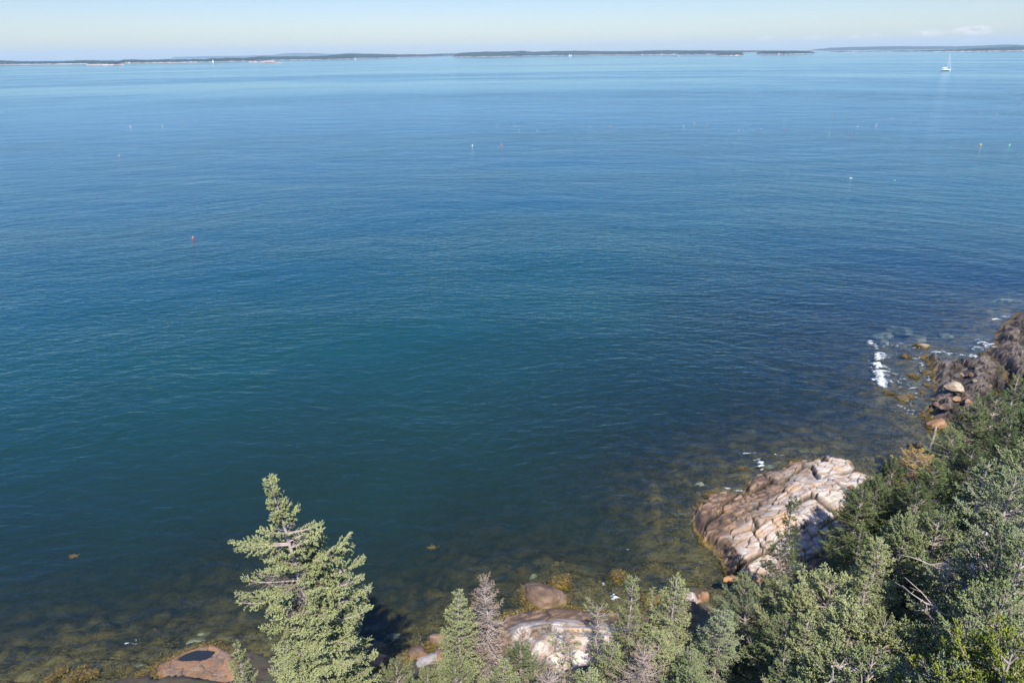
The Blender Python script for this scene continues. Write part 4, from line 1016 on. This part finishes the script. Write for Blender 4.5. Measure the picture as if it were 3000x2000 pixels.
# drifting scraps of weed
for (a, b_) in [(1265, 1603), (217, 1628)]:
    g_ = U(a, b_); r3 = np.random.default_rng(a); nn_ = 60; P = np.stack([r3.normal(0, .10, nn_), r3.normal(0, .06, nn_), np.full(nn_, .01)], 1); az_ = r3.uniform(0, 6.28, nn_)
    D = np.stack([np.cos(az_), np.sin(az_), .1 + 0 * az_], 1) * .12; Sd_ = np.stack([-np.sin(az_), np.cos(az_), 0 * az_], 1) * .02
    V = np.stack([P - Sd_, P + Sd_, P + D + Sd_, P + D - Sd_], 1).reshape(-1, 3); f = np.arange(nn_ * 4).reshape(-1, 4)
    o = obj('drifting_seaweed', mesh_from('drifting_seaweed', V, f, 4, attrs={'tint': r3.uniform(.3, .8, nn_ * 4)}), M_WEED, loc=tuple(g_)); tag(o, 'small clump of seaweed adrift on open water, ' + ('above the dead tree' if a > 800 else 'at the far left'), 'seaweed')


# ---------------------------------------------------------------- conifers
def shoots(P, D, Ln, W, tint, k=3):
    """little spruce shoots: three sided spindles"""
    n = len(P); D = D / (np.linalg.norm(D, axis=1, keepdims=True) + 1e-9)
    ref = np.where(np.abs(D[:, 2:3]) > .9, np.array([[1.0, 0, 0]]), np.array([[0, 0, 1.0]])); X = np.cross(D, ref); X /= np.linalg.norm(X, axis=1, keepdims=True); Y = np.cross(D, X)
    V = np.zeros((n, k + 2, 3)); V[:, 0] = P; V[:, k + 1] = P + D * Ln[:, None]
    for i in range(k):
        a = 2 * math.pi * i / k; V[:, 1 + i] = P + D * (Ln * .45)[:, None] + (X * math.cos(a) + Y * math.sin(a)) * W[:, None]
    b_ = (np.arange(n) * (k + 2))[:, None]; T = []
    for i in range(k): T += [[0, 1 + i, 1 + (i + 1) % k], [k + 1, 1 + (i + 1) % k, 1 + i]]
    f = (b_[:, :, None] + np.array(T)[None]).reshape(-1, 3)
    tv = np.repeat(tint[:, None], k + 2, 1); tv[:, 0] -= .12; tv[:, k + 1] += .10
    return V.reshape(-1, 3), f, tv.ravel()


def conifer(seed, H, Rm, env, nlev=26, per=5, lat=.12, sp=.055, sl=.105, sw=.018, bare=.25, up0_=-12, up1_=45, trunk_r=.11, lean=0.0, gap=.12, twig=1.0, custom=(), twist=1.0, z0=.08, flat=1.0, dead=False, leanv=None, band=None):
    r = np.random.default_rng(seed)
    nk = 14; tz = np.linspace(0, 1, nk); wob = np.cumsum(r.normal(0, .035 * H / 7, (nk, 2)), 0) * twist; wob[0] = 0
    lv = leanv if leanv is not None else np.stack([tz * 0, tz * 0], 1)
    TP = np.stack([wob[:, 0] + lv[:, 0], wob[:, 1] + lv[:, 1], tz * H], 1)
    tr_ = trunk_r * (1 - tz) ** .85 + .008
    tv, tf = tube_path(TP, tr_, 8)
    def tpos(u): return np.array([np.interp(u, tz, TP[:, i]) for i in range(3)])
    SP, SD, SL, ST = [], [], [], []; BA, BB, RA, RB = [], [], [], []
    br = []
    for i in range(nlev):
        u = z0 + (1 - z0 - .01) * (i + .5 * r.random()) / nlev
        m = max(3, int(per * (1 if u < .9 else .8)))
        a0 = r.uniform(0, 6.28)
        for j in range(m):
            if r.random() < gap: continue
            if band and band[0] < u < band[1] and math.sin(a0 + 6.28 * j / m) < .35: continue
            Lb = Rm * env(u) * r.uniform(.62, 1.15)
            br.append((u + r.uniform(-.01, .01), a0 + 6.28 * j / m + r.uniform(-.3, .3), Lb, R(up0_ + (up1_ - up0_) * u ** 1.6 + r.normal(0, 7)), 1.0))
    for cc in custom: br.append(cc + (0.6,))
    for (u, az, Lb, el, kk) in br:
        if Lb < .08: Lb = .08
        b0 = tpos(min(u, .995)); ns = 7; s = np.linspace(0, 1, ns)
        el_s = el + (s ** 1.5) * R(28) * (1 if kk > .9 else .9) - (1 - abs(2 * s - 1)) * R(6)
        azs = az + np.cumsum(r.normal(0, .06, ns))
        d = np.stack([np.cos(azs) * np.cos(el_s), np.sin(azs) * np.cos(el_s), np.sin(el_s)], 1)
        Pb = b0 + np.concatenate([[[0, 0, 0]], np.cumsum(d[:-1], 0)]) * (Lb / (ns - 1))
        rb0 = (.012 + .016 * Lb) * (1 if kk > .9 else 1.5); rr = rb0 * (1 - s * .85)
        BA.append(Pb[:-1]); BB.append(Pb[1:]); RA.append(rr[:-1]); RB.append(rr[1:])
        dl = lat * r.uniform(.8, 1.2); sarr = np.arange(max(.10, .12 * Lb), Lb, dl)
        for side in (-1, 1):
            ss_ = sarr + r.uniform(-.3, .3, len(sarr)) * dl; fr_ = np.clip(ss_ / Lb, 0, 1)
            ll = (.12 + .48 * np.clip(Lb - ss_, 0, .95)) * r.uniform(.5, 1.15, len(ss_)) * flat
            p_ = np.stack([np.interp(fr_, s, Pb[:, i]) for i in range(3)], 1); dd_ = np.stack([np.interp(fr_, s, d[:, i]) for i in range(3)], 1)
            lx = np.stack([-dd_[:, 1], dd_[:, 0], 0 * fr_], 1) * side
            ld = dd_ * r.uniform(.5, .9, (len(ss_), 1)) + lx * r.uniform(.6, 1.0, (len(ss_), 1)) + np.stack([0 * fr_, 0 * fr_, r.normal(-.05, .25, len(ss_))], 1)
            ld /= np.linalg.norm(ld, axis=1, keepdims=True)
            e_ = p_ + ld * ll[:, None]
            if twig > 0:
                BA.append(p_); BB.append(e_); RA.append(np.full(len(ss_), .006 * twig)); RB.append(np.full(len(ss_), .003 * twig))
            for q in range(len(ss_)):
                m = max(2, int(ll[q] / sp)); tt = r.uniform(.1, 1.0, m * 2)
                keep = (r.random(m * 2) < (1.0 if fr_[q] > bare else .25)); tt = tt[keep]
                if len(tt) == 0: continue
                SP.append(p_[q] + ld[q] * (ll[q] * tt)[:, None])
                rd = r.normal(0, .55, (len(tt), 3)); rd[:, 2] += .28
                SD.append(ld[q] * 1.0 + rd); SL.append(sl * r.uniform(.55, 1.15, len(tt)))
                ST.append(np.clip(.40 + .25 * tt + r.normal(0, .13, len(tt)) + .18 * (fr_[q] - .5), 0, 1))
        m = 7; SP.append(Pb[-1] + r.normal(0, .03, (m, 3))); SD.append(d[-1] + r.normal(0, .45, (m, 3))); SL.append(sl * r.uniform(.7, 1.3, m)); ST.append(np.clip(r.normal(.62, .1, m), 0, 1))
        fr2 = r.uniform(bare, 1, int(Lb / sp * 1.2)); pp = np.stack([np.interp(fr2, s, Pb[:, i]) for i in range(3)], 1); m = len(fr2)
        SP.append(pp); SD.append(d[-1] * .8 + r.normal(0, .6, (m, 3)) + [0, 0, .3]); SL.append(sl * r.uniform(.5, 1.1, m)); ST.append(np.clip(r.normal(.5, .12, m), 0, 1))
    P = np.concatenate(SP); D = np.concatenate(SD); Ln_ = np.concatenate(SL); T = np.concatenate(ST)
    A = np.concatenate(BA); Bq = np.concatenate(BB); ra = np.concatenate(RA); rb_ = np.concatenate(RB)
    bv, bf = tubes(A, Bq, ra, rb_, 3)
    # needles thin out in patches, so bark and gaps show
    nz_ = noise3(P * 1.9 + seed, seed); keep = nz_ > .24; P, D, Ln_, T = P[keep], D[keep], Ln_[keep], T[keep]
    T = np.clip(T + .35 * (noise3(P * 1.3 + 40, seed + 4) - .5), 0, 1)
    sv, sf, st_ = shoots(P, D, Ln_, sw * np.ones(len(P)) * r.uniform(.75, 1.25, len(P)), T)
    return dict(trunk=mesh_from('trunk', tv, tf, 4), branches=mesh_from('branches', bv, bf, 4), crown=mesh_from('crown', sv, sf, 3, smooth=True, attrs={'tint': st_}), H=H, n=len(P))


LT = (1.64, 1.53, 1.26)


def leaf_mat(name, c0, c1, c2, hv=.5, trans=.15):
    m = bpy.data.materials.new(name); m.use_nodes = True; t = m.node_tree; t.nodes.clear(); lk = t.links.new
    a = attr_col(t, 'tint'); oi = N(t, 'ShaderNodeObjectInfo'); rp = N(t, 'ShaderNodeValToRGB')
    v = nmath(t, 'ADD', a.outputs['Fac'], nmath(t, 'MULTIPLY', nmath(t, 'SUBTRACT', oi.outputs['Random'], .5), .40)); lk(v, rp.inputs[0])
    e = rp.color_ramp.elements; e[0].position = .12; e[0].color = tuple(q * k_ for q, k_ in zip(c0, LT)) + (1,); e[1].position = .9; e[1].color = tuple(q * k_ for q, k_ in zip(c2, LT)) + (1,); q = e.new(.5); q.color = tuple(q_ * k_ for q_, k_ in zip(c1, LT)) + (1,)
    d = N(t, 'ShaderNodeBsdfPrincipled', Roughness=.6); d.inputs['Specular IOR Level'].default_value = .3; tl = N(t, 'ShaderNodeBsdfTranslucent'); lk(rp.outputs[0], d.inputs['Base Color']); lk(rp.outputs[0], tl.inputs['Color'])
    mx = N(t, 'ShaderNodeMixShader'); mx.inputs[0].default_value = trans; lk(d.outputs[0], mx.inputs[1]); lk(tl.outputs[0], mx.inputs[2]); o = N(t, 'ShaderNodeOutputMaterial'); lk(mx.outputs[0], o.inputs['Surface'])
    return m


LM = {'sage': leaf_mat('needles_sage', (.075, .085, .035), (.155, .185, .09), (.25, .29, .165)),
      'green': leaf_mat('needles_green', (.018, .032, .012), (.048, .078, .028), (.10, .14, .055)),
      'mid': leaf_mat('needles_mid', (.05, .07, .03), (.11, .145, .068), (.19, .235, .125)),
      'blue': leaf_mat('needles_blue', (.055, .08, .045), (.115, .15, .088), (.195, .24, .155)),
      'yellow': leaf_mat('needles_yellow', (.03, .055, .008), (.085, .12, .016), (.16, .19, .03)),
      'rust': leaf_mat('needles_rust', (.13, .09, .03), (.25, .18, .065), (.32, .26, .12)),
      'dead': leaf_mat('needles_dead', (.12, .09, .075), (.19, .145, .12), (.25, .20, .17))}
M_BARK = plain('pale_bark', (.34, .29, .26), .9, .35, 9); M_TWIG = plain('grey_twigs', (.33, .27, .23), .9, .3, 6); M_DTWIG = plain('bleached_twigs', (.38, .31, .27), .9, .3, 6); M_DBARK = plain('dark_bark', (.14, .11, .09), .9, .3, 9)

env_c = lambda u: (1 - u) ** .75 * .95 + .10
env_b = lambda u: math.sin(min(1, (1 - u) * 1.25) * math.pi / 2) ** .8 * .95 + .08
env_s = lambda u: (.20 if u > .72 else .20 + .9 * ((.72 - u) / .72) ** .7) + .05
PR = {'cone': conifer(11, 7.0, 1.75, env_c, nlev=27, per=5, trunk_r=.11),
      'cone2': conifer(23, 7.0, 1.9, env_c, nlev=25, per=6, gap=.18, trunk_r=.12, bare=.3),
      'bushy': conifer(37, 6.0, 2.1, env_b, nlev=21, per=6, gap=.10, up0_=-5, up1_=60, bare=.2, flat=1.15),
      'bushy2': conifer(41, 6.0, 2.3, env_b, nlev=19, per=6, gap=.2, up0_=-8, up1_=50, bare=.25, flat=1.2),
      'spire': conifer(53, 7.0, 1.45, env_s, nlev=28, per=5, gap=.22, bare=.35, trunk_r=.10),
      'thin': conifer(67, 6.0, 1.1, lambda u: .35 + .5 * abs(math.sin(u * 9)) * (1 - u) + (.25 if u > .8 else 0), nlev=14, per=4, gap=.35, bare=.72, twig=1.6, trunk_r=.07, twist=2.0, sp=.08),
      'dead': conifer(71, 6.0, 1.35, env_c, nlev=26, per=6, gap=.1, bare=.6, sp=.09, sl=.06, sw=.014, twig=1.5, trunk_r=.09),
      'deadb': conifer(73, 5.0, 1.7, env_b, nlev=18, per=6, gap=.15, bare=.75, sp=.10, sl=.06, sw=.014, twig=1.9, trunk_r=.08)}


def place(kind, x, y, zg, Htot, mat, label, wf=1.0, rz=0.0, name='spruce', cat='spruce', group='spruces on the shore slope', twm=None, proto=None, tilt=(0, 0)):
    pr_ = proto or PR[kind]; k = Htot / pr_['H']
    o = empty(name, (x, y, zg), rz); o.rotation_euler = (tilt[0], tilt[1], rz); kw = min(max(k, .75), 1.25) * wf; o.scale = (kw, kw, k)
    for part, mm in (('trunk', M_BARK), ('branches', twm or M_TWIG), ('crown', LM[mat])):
        me = pr_[part]
        if not me.materials: me.materials.append(mm)
        c_ = bpy.data.objects.new(part, me); COL.objects.link(c_); c_.parent = o
        c_.material_slots[0].link = 'OBJECT'; c_.material_slots[0].material = mm
    tag(o, label, cat, group); return o


TREES = [
    # bottom middle
    (1349, 1741, 8.2, 'cone', 'sage', 'full sage green spruce touching the left side of the dead tree', 1.0),
    (1519, 1893, 6.6, 'bushy', 'mid', 'small green spruce top poking up in front of the white ledge', .7),
    (1757, 1775, 8.6, 'thin', 'sage', 'thin nearly bare sapling with tufted top, right of the white ledge', 1.0),
    (1846, 1692, 9.0, 'spire', 'sage', 'slender sage spruce with narrow top and bare pale trunk, right of the bare sapling', 1.0),
    (1987, 1699, 9.0, 'cone2', 'sage', 'broad full sage spruce with a pointed top in front of the pale rounded boulder', 1.05),
    (1917, 1728, 7.9, 'spire', 'sage', 'narrow small spruce top left of the broad full one', .8),
    (2117, 1783, 9.3, 'cone2', 'blue', 'blue green spruce with pale trunk showing, above the dark hollow at bottom middle', 1.0),
    (1659, 1873, 7.8, 'thin', 'sage', 'sparse twiggy young spruce just below the white ledge', 1.1),
    (1480, 1945, 7.6, 'cone', 'sage', 'sage spruce at the bottom edge below the white ledge', .9),
    (1245, 1975, 7.6, 'bushy', 'sage', 'low sage spruce at the bottom edge left of the dead tree', .8),
    (1160, 1938, 7.0, 'bushy2', 'sage', 'low spruce at the bottom edge just right of the tall spruce', .6),
    (684, 1890, 8.4, 'cone', 'sage', 'small spruce top at the left foot of the tall spruce', .7),
    (1600, 1965, 8.6, 'deadb', 'dead', 'grey twiggy dead spruce at the bottom edge, left one below the bare sapling', 1.0),
    (1880, 1900, 8.8, 'deadb', 'dead', 'tangle of pale dead branches below the slender spruce', 1.0),
    (1790, 1890, 8.0, 'cone', 'sage', 'sage spruce right behind the trunk of the bare sapling', .9),
    (1930, 1860, 8.4, 'bushy', 'sage', 'dense sage spruce below the slender one with the bare trunk', .85),
    (2020, 1895, 8.8, 'cone', 'mid', 'green spruce below the broad full spruce, left of the dark hollow', .9),
    (1720, 1960, 8.8, 'cone2', 'sage', 'sage spruce at the bottom edge beside the tangle of dead branches', .9),
    (1330, 1945, 8.4, 'bushy', 'sage', 'bushy sage spruce below the full one beside the dead tree', .9),
    (2040, 1985, 9.6, 'bushy', 'mid', 'green spruce at the bottom edge left of the dark hollow', 1.0),
    # right hand slope
    (2330, 1462, 7.6, 'spire', 'green', 'slim green spruce standing against the pink outcrop', .95),
    (2185, 1692, 6.4, 'bushy', 'blue', 'blue green spruce hanging over the lower tip of the outcrop, leftmost of the slope', .8),
    (2285, 1700, 7.6, 'bushy2', 'sage', 'bushy sage spruce just under the slim green one', .9),
    (2412, 1692, 8.2, 'bushy', 'mid', 'bushy green spruce below the right part of the pink outcrop', .9),
    (2185, 1752, 7.6, 'bushy2', 'blue', 'blue green spruce overhanging the dark shaded inlet', .8),
    (2535, 1548, 8.2, 'cone', 'green', 'green spruce at the edge of the outcrop, below the dark broad one', 1.0),
    (2525, 1432, 7.0, 'bushy2', 'green', 'dark green broad spruce overhanging the upper right of the outcrop', .85),
    (2572, 1402, 7.2, 'bushy', 'green', 'dark green spruce second from the outcrop along the cove', .9),
    (2621, 1349, 7.6, 'bushy', 'green', 'round topped dark green spruce left below the rust coloured tree', .85),
    (2690, 1420, 8.0, 'bushy2', 'green', 'dark green spruce squeezed between two round topped ones', .9),
    (2746, 1358, 8.2, 'bushy', 'green', 'wide round dark green spruce right below the rust coloured tree', 1.0),
    (2577, 1570, 9.4, 'cone2', 'sage', 'brownish sage spruce with twiggy top, middle of the slope', 1.0),
    (2907, 1358, 11.5, 'spire', 'blue', 'tall bluish spruce with a long bare pale trunk near the right edge', 1.2),
    (2800, 1262, 7.2, 'bushy2', 'mid', 'yellowish green spruce beside the bare pole', .9),
    (2871, 1190, 7.6, 'bushy', 'mid', 'green spruce with its top against the dark ledge', .9),
    (2925, 1150, 8.2, 'bushy2', 'green', 'green spruce behind the uppermost ones at the right edge', .9),
    (3045, 1190, 10.0, 'bushy', 'green', 'green spruce cut by the right edge of the photo, level with the bare pole', 1.0),
    (3050, 1300, 11.0, 'bushy2', 'mid', 'spruce cut by the right edge of the photo, right of the tall bluish one', 1.0),
    (2990, 1098, 8.4, 'cone2', 'mid', 'uppermost spruce at the right edge, its top against the dark rocks', .9),
    (2960, 1225, 9.4, 'cone', 'green', 'green spruce near the right edge, level with the bare pole', 1.0),
    (2850, 1310, 8.4, 'bushy', 'green', 'dark spruce left of the tall bluish one, above its top', .9),
    (2760, 1500, 9.6, 'bushy2', 'mid', 'sage green bushy spruce left of the bare pale trunk', .95),
    (2660, 1530, 9.2, 'bushy', 'mid', 'green spruce in the middle of the slope below the round dark ones', .9),
    (2830, 1450, 9.8, 'cone2', 'mid', 'green spruce close left of the tall bluish one', .9),
    (2980, 1400, 11.4, 'bushy2', 'blue', 'bluish spruce at the right edge, right of the tall one', .9),
    (2345, 1735, 9.0, 'bushy', 'sage', 'large pale sage spruce at the left of the slope, nearest the inlet', 1.0),
    (2440, 1680, 9.4, 'bushy2', 'sage', 'pale sage bushy spruce with twigs showing, left of the dark clearing', 1.0),
    (2545, 1690, 10.0, 'cone2', 'sage', 'sage spruce with bleached twigs on its crown, left above the dark clearing', 1.0),
    (2300, 1825, 9.4, 'bushy2', 'mid', 'green spruce right of the dark hollow at bottom middle', .9),
    (2380, 1800, 10.2, 'cone', 'sage', 'sage spruce in the lower left of the slope', 1.0),
    (2500, 1790, 10.8, 'bushy', 'sage', 'pale sage spruce below the one with bleached twigs', 1.0),
    (2595, 1815, 10.8, 'bushy2', 'sage', 'sage spruce at the lower left rim of the dark clearing', .75),
    (2860, 1722, 11.6, 'cone', 'blue', 'blue green spruce right of the dark clearing, at the foot of the bare pale trunk', .75),
    (2930, 1560, 11.8, 'bushy', 'blue', 'bluish green spruce right beside the bare pale trunk', .9),
    (3010, 1560, 13.0, 'cone2', 'mid', 'green spruce at the right edge, halfway down the slope', 1.0),
    (2930, 1740, 12.8, 'bushy2', 'mid', 'green spruce above the yellow green boughs', .9),
    (2838, 1810, 12.4, 'cone', 'blue', 'spruce with long spiky leader shoots below the dark clearing', .8),
    (2680, 1945, 12.2, 'cone', 'blue', 'blue green spruce with a spiky leader at the bottom right', .9),
    (2560, 1930, 12.0, 'bushy2', 'mid', 'green spruce at the bottom edge, right of the bleached log', 1.0),
    (2420, 1920, 11.2, 'bushy', 'sage', 'sage spruce at the bottom edge beside the bleached log', .9),
    (2310, 1905, 10.6, 'cone', 'mid', 'green spruce at the bottom edge, right of the fallen trunk', .8),
    (2790, 1960, 13.0, 'bushy', 'blue', 'bushy blue green spruce at the bottom edge left of the yellow green boughs', .8),
    (2900, 1900, 13.6, 'bushy', 'yellow', 'bright yellow green spruce boughs in the bottom right corner, lower one', .75),
    (2985, 1850, 14.4, 'bushy2', 'yellow', 'bright yellow green spruce at the right edge near the bottom corner', .7),
]
KR = np.random.default_rng(99)
for (a, b_, zt, kind, mat, lab, wf) in TREES:
    g_ = U(a, b_, zt); zg = zat(g_[0], g_[1]); zg = max(zg, .1); Ht = zt - zg
    if Ht < 2.2: Ht = 2.2; zg = zt - 2.2
    place(kind, g_[0], g_[1], zg - .1, Ht + .1, mat, lab, wf, KR.uniform(0, 6.28))
g_ = U(1420, 1686, 8.6); zg = zat(g_[0], g_[1]); place('dead', g_[0], g_[1], zg - .1, 8.7 - zg, 'dead', 'dead pinkish grey spruce with needleless twigs standing before the water', 1.0, 1.0, 'dead_spruce', 'dead tree', None, M_DTWIG)
g_ = U(2690, 1310, 6.4); zg = max(zat(g_[0], g_[1]), .3); place('bushy2', g_[0], g_[1], zg - .1, 6.4 - zg, 'rust', 'rust and orange dying spruce with flat top below the bare pole', .8, 2.0, 'dying_spruce', 'dying tree', None, M_DTWIG)
g_ = U(1530, 1850, 6.0); zg = zat(g_[0], g_[1]); place('deadb', g_[0], g_[1], zg - .1, 3.2, 'dead', 'grey dead shrub of bare twigs at the left end of the white ledge', .55, 4.0, 'dead_shrub', 'dead shrub', None, M_DTWIG)

# the tall spruce in the foreground
env_h = lambda u: float(np.interp(1 - u, [0, .03, .10, .17, .21, .235, .30, .36, .45, .6, .8, 1], [.05, .13, .19, .24, .12, .40, .66, .74, .86, .96, 1.06, 1.1]))
g_ = U(795, 1402, 14.2); zg = zat(g_[0], g_[1]); Hh = 14.2 - zg + .1
tz_ = np.linspace(0, 1, 14); lv = np.stack([-.10 * Hh / 11 * np.clip((tz_ - .55) / .45, 0, 1) ** 1.0 * 5.0 + .05, 0 * tz_], 1)
top_dx = float(lv[-1, 0])
cust = [(.80, R(185), 1.7, R(-2)), (.795, R(192), 1.35, R(4)), (.805, R(20), .85, R(20)), (.83, R(175), .75, R(5)), (.83, R(5), 1.05, R(10)), (.785, R(350), 1.2, R(28)), (.70, R(350), 2.2, R(34)), (.69, R(0), 1.9, R(24)), (.70, R(340), 1.7, R(38)), (.655, R(5), 2.2, R(22)), (.64, R(352), 2.0, R(14)), (.68, R(190), 1.6, R(6)), (.60, R(178), 2.1, R(8)), (.615, R(200), 1.9, R(10)),
        (.56, R(0), 2.1, R(20)), (.52, R(8), 1.9, R(12)), (.88, R(10), .55, R(50)), (.90, R(160), .4, R(50)), (.86, R(20), .75, R(45))]
hero = conifer(101, Hh, 1.75, env_h, nlev=52, per=6, lat=.09, sp=.031, sl=.10, sw=.0155, bare=.22, gap=.27, twig=1.2, trunk_r=.17, custom=cust, leanv=lv, twist=.6, up0_=-6, up1_=50, z0=.2, band=(.775, .822))
place('hero', g_[0] - top_dx, g_[1], zg - .1, Hh, 'sage', 'tallest and foremost spruce, its narrow leaning top against open water at the lower left', 1.0, 0.0, proto=hero)
print('hero shoots', hero['n'], {k: v['n'] for k, v in PR.items()})

# bare snag above the rust coloured tree
pt = U(2742, 1250, 6.2); pb = np.array([pt[0] - .35, pt[1] - .5, max(zat(pt[0] - .35, pt[1] - .5), .2) - .1])
sg = empty('snag', tuple(pb)); tag(sg, 'bare grey pole of a dead tree sticking up above the rust coloured spruce', 'dead tree')
pts_ = np.array([pb + (pt - pb) * u + np.array([.03 * math.sin(u * 9), 0, 0]) for u in np.linspace(0, 1, 9)]) - pb
V, f = tube_path(pts_, np.linspace(.11, .055, 9), 8); V2_, f2_ = tube_path(np.array([pts_[-1], pts_[-1] + [0, 0, .05]]), [.055, .005], 8)
obj('trunk', mesh_from('trunk', *joinq([(V, f), (V2_, f2_)]), 4), M_TWIG, sg)
for k in (2, 3, 4, 5, 6, 7):
    V, f = tubes([pts_[k]], [pts_[k] + np.array([.22 * math.cos(k * 2.1), .22 * math.sin(k * 2.1), .08])], [.016], [.006], 5); obj('branch', mesh_from('branch', V, f, 4), M_DBARK, sg)


# the long pale trunk with dead limbs near the right edge, logs and fallen wood
def deadwood(name, pts, rad, stubs, mat, label, cat, seed):
    pts = np.array(pts, float); b0 = pts[0].copy(); r = np.random.default_rng(seed)
    n = 12; u = np.linspace(0, 1, len(pts)); uu = np.linspace(0, 1, n); P = np.stack([np.interp(uu, u, pts[:, i]) for i in range(3)], 1); P[1:-1] += r.normal(0, .03, (n - 2, 3))
    o = empty(name, tuple(b0)); tag(o, label, cat)
    V, f = tube_path(P - b0, np.interp(uu, [0, 1], rad) * r.uniform(.92, 1.1, n), 8); obj('trunk', mesh_from('trunk', V, f, 4), mat, o)
    if stubs:
        for k in range(stubs):
            A, Bq, ra, rb_ = [], [], [], []
            i = r.integers(1, n - 1); d = r.normal(0, 1, 3); d[2] = abs(d[2]) * .5; d /= np.linalg.norm(d); Ls = r.uniform(.25, 1.0); a0 = P[i] - b0; a1 = a0 + d * Ls * .5; d2 = d + r.normal(0, .35, 3); a2 = a1 + d2 / np.linalg.norm(d2) * Ls * .6
            A += [a0, a1]; Bq += [a1, a2]; ra += [.02, .014]; rb_ += [.014, .005]
            for _ in range(2):
                d3 = d2 + r.normal(0, .7, 3); A.append(a1); Bq.append(a1 + d3 / np.linalg.norm(d3) * Ls * .35); ra.append(.009); rb_.append(.004)
            V, f = tubes(A, Bq, ra, rb_, 4); obj('branch', mesh_from('branch', V, f, 4), mat, o)
    return o


deadwood('fallen_log', [U(2520, 1958, 11.2), U(2465, 1955, 11.3), U(2435, 1952, 11.4)], (.055, .03), 6, M_DTWIG, 'bleached log with a forked end lying among the spruces at the bottom edge', 'log', 3)
deadwood('fallen_tree', [U(2165, 1965, 5.2), U(2205, 1932, 5.5), U(2240, 1905, 6.0)], (.10, .07), 5, M_DBARK, 'dark fallen trunk in the shaded hollow at bottom middle', 'log', 4)
deadwood('driftwood_log', [U(2122, 1697, 1.4), U(2150, 1692, 1.5), U(2180, 1706, 1.6)], (.13, .17), 0, plain('wet_log', (.30, .16, .07), .8, .3, 6), 'orange brown log end sticking out from the spruces over the inlet', 'log', 5)
for k, (A_, B_, lab) in enumerate([((2835, 1725, 9.4), (2690, 1632, 10.2), 'long bleached bare bough reaching left over the dark clearing, uppermost of four'), ((2790, 1690, 9.0), (2745, 1658, 9.4), 'short bleached bare bough just under the longest one over the dark clearing'),
                                   ((2780, 1722, 9.0), (2748, 1692, 9.4), 'forked bleached bough in the middle of the dark clearing'), ((2752, 1795, 10.4), (2697, 1762, 10.9), 'forked bleached bough at the lower rim of the dark clearing')]):
    deadwood('dead_bough', [U(*A_), (U(*A_) + U(*B_)) / 2 + [0, 0, .12], U(*B_)], (.045, .012), 7, M_DTWIG, lab, 'dead branch', 20 + k)
tb = U(2838, 1722, 9.2); tt_ = U(2885, 1560, 10.2)
deadwood('bare_trunk', [np.array([tb[0], tb[1], zat(tb[0], tb[1])]), tb, (tb + tt_) / 2, tt_], (.17, .11), 10, M_BARK, 'thick pale bare tree trunk with broken dead limbs beside the dark clearing', 'tree trunk', 31)
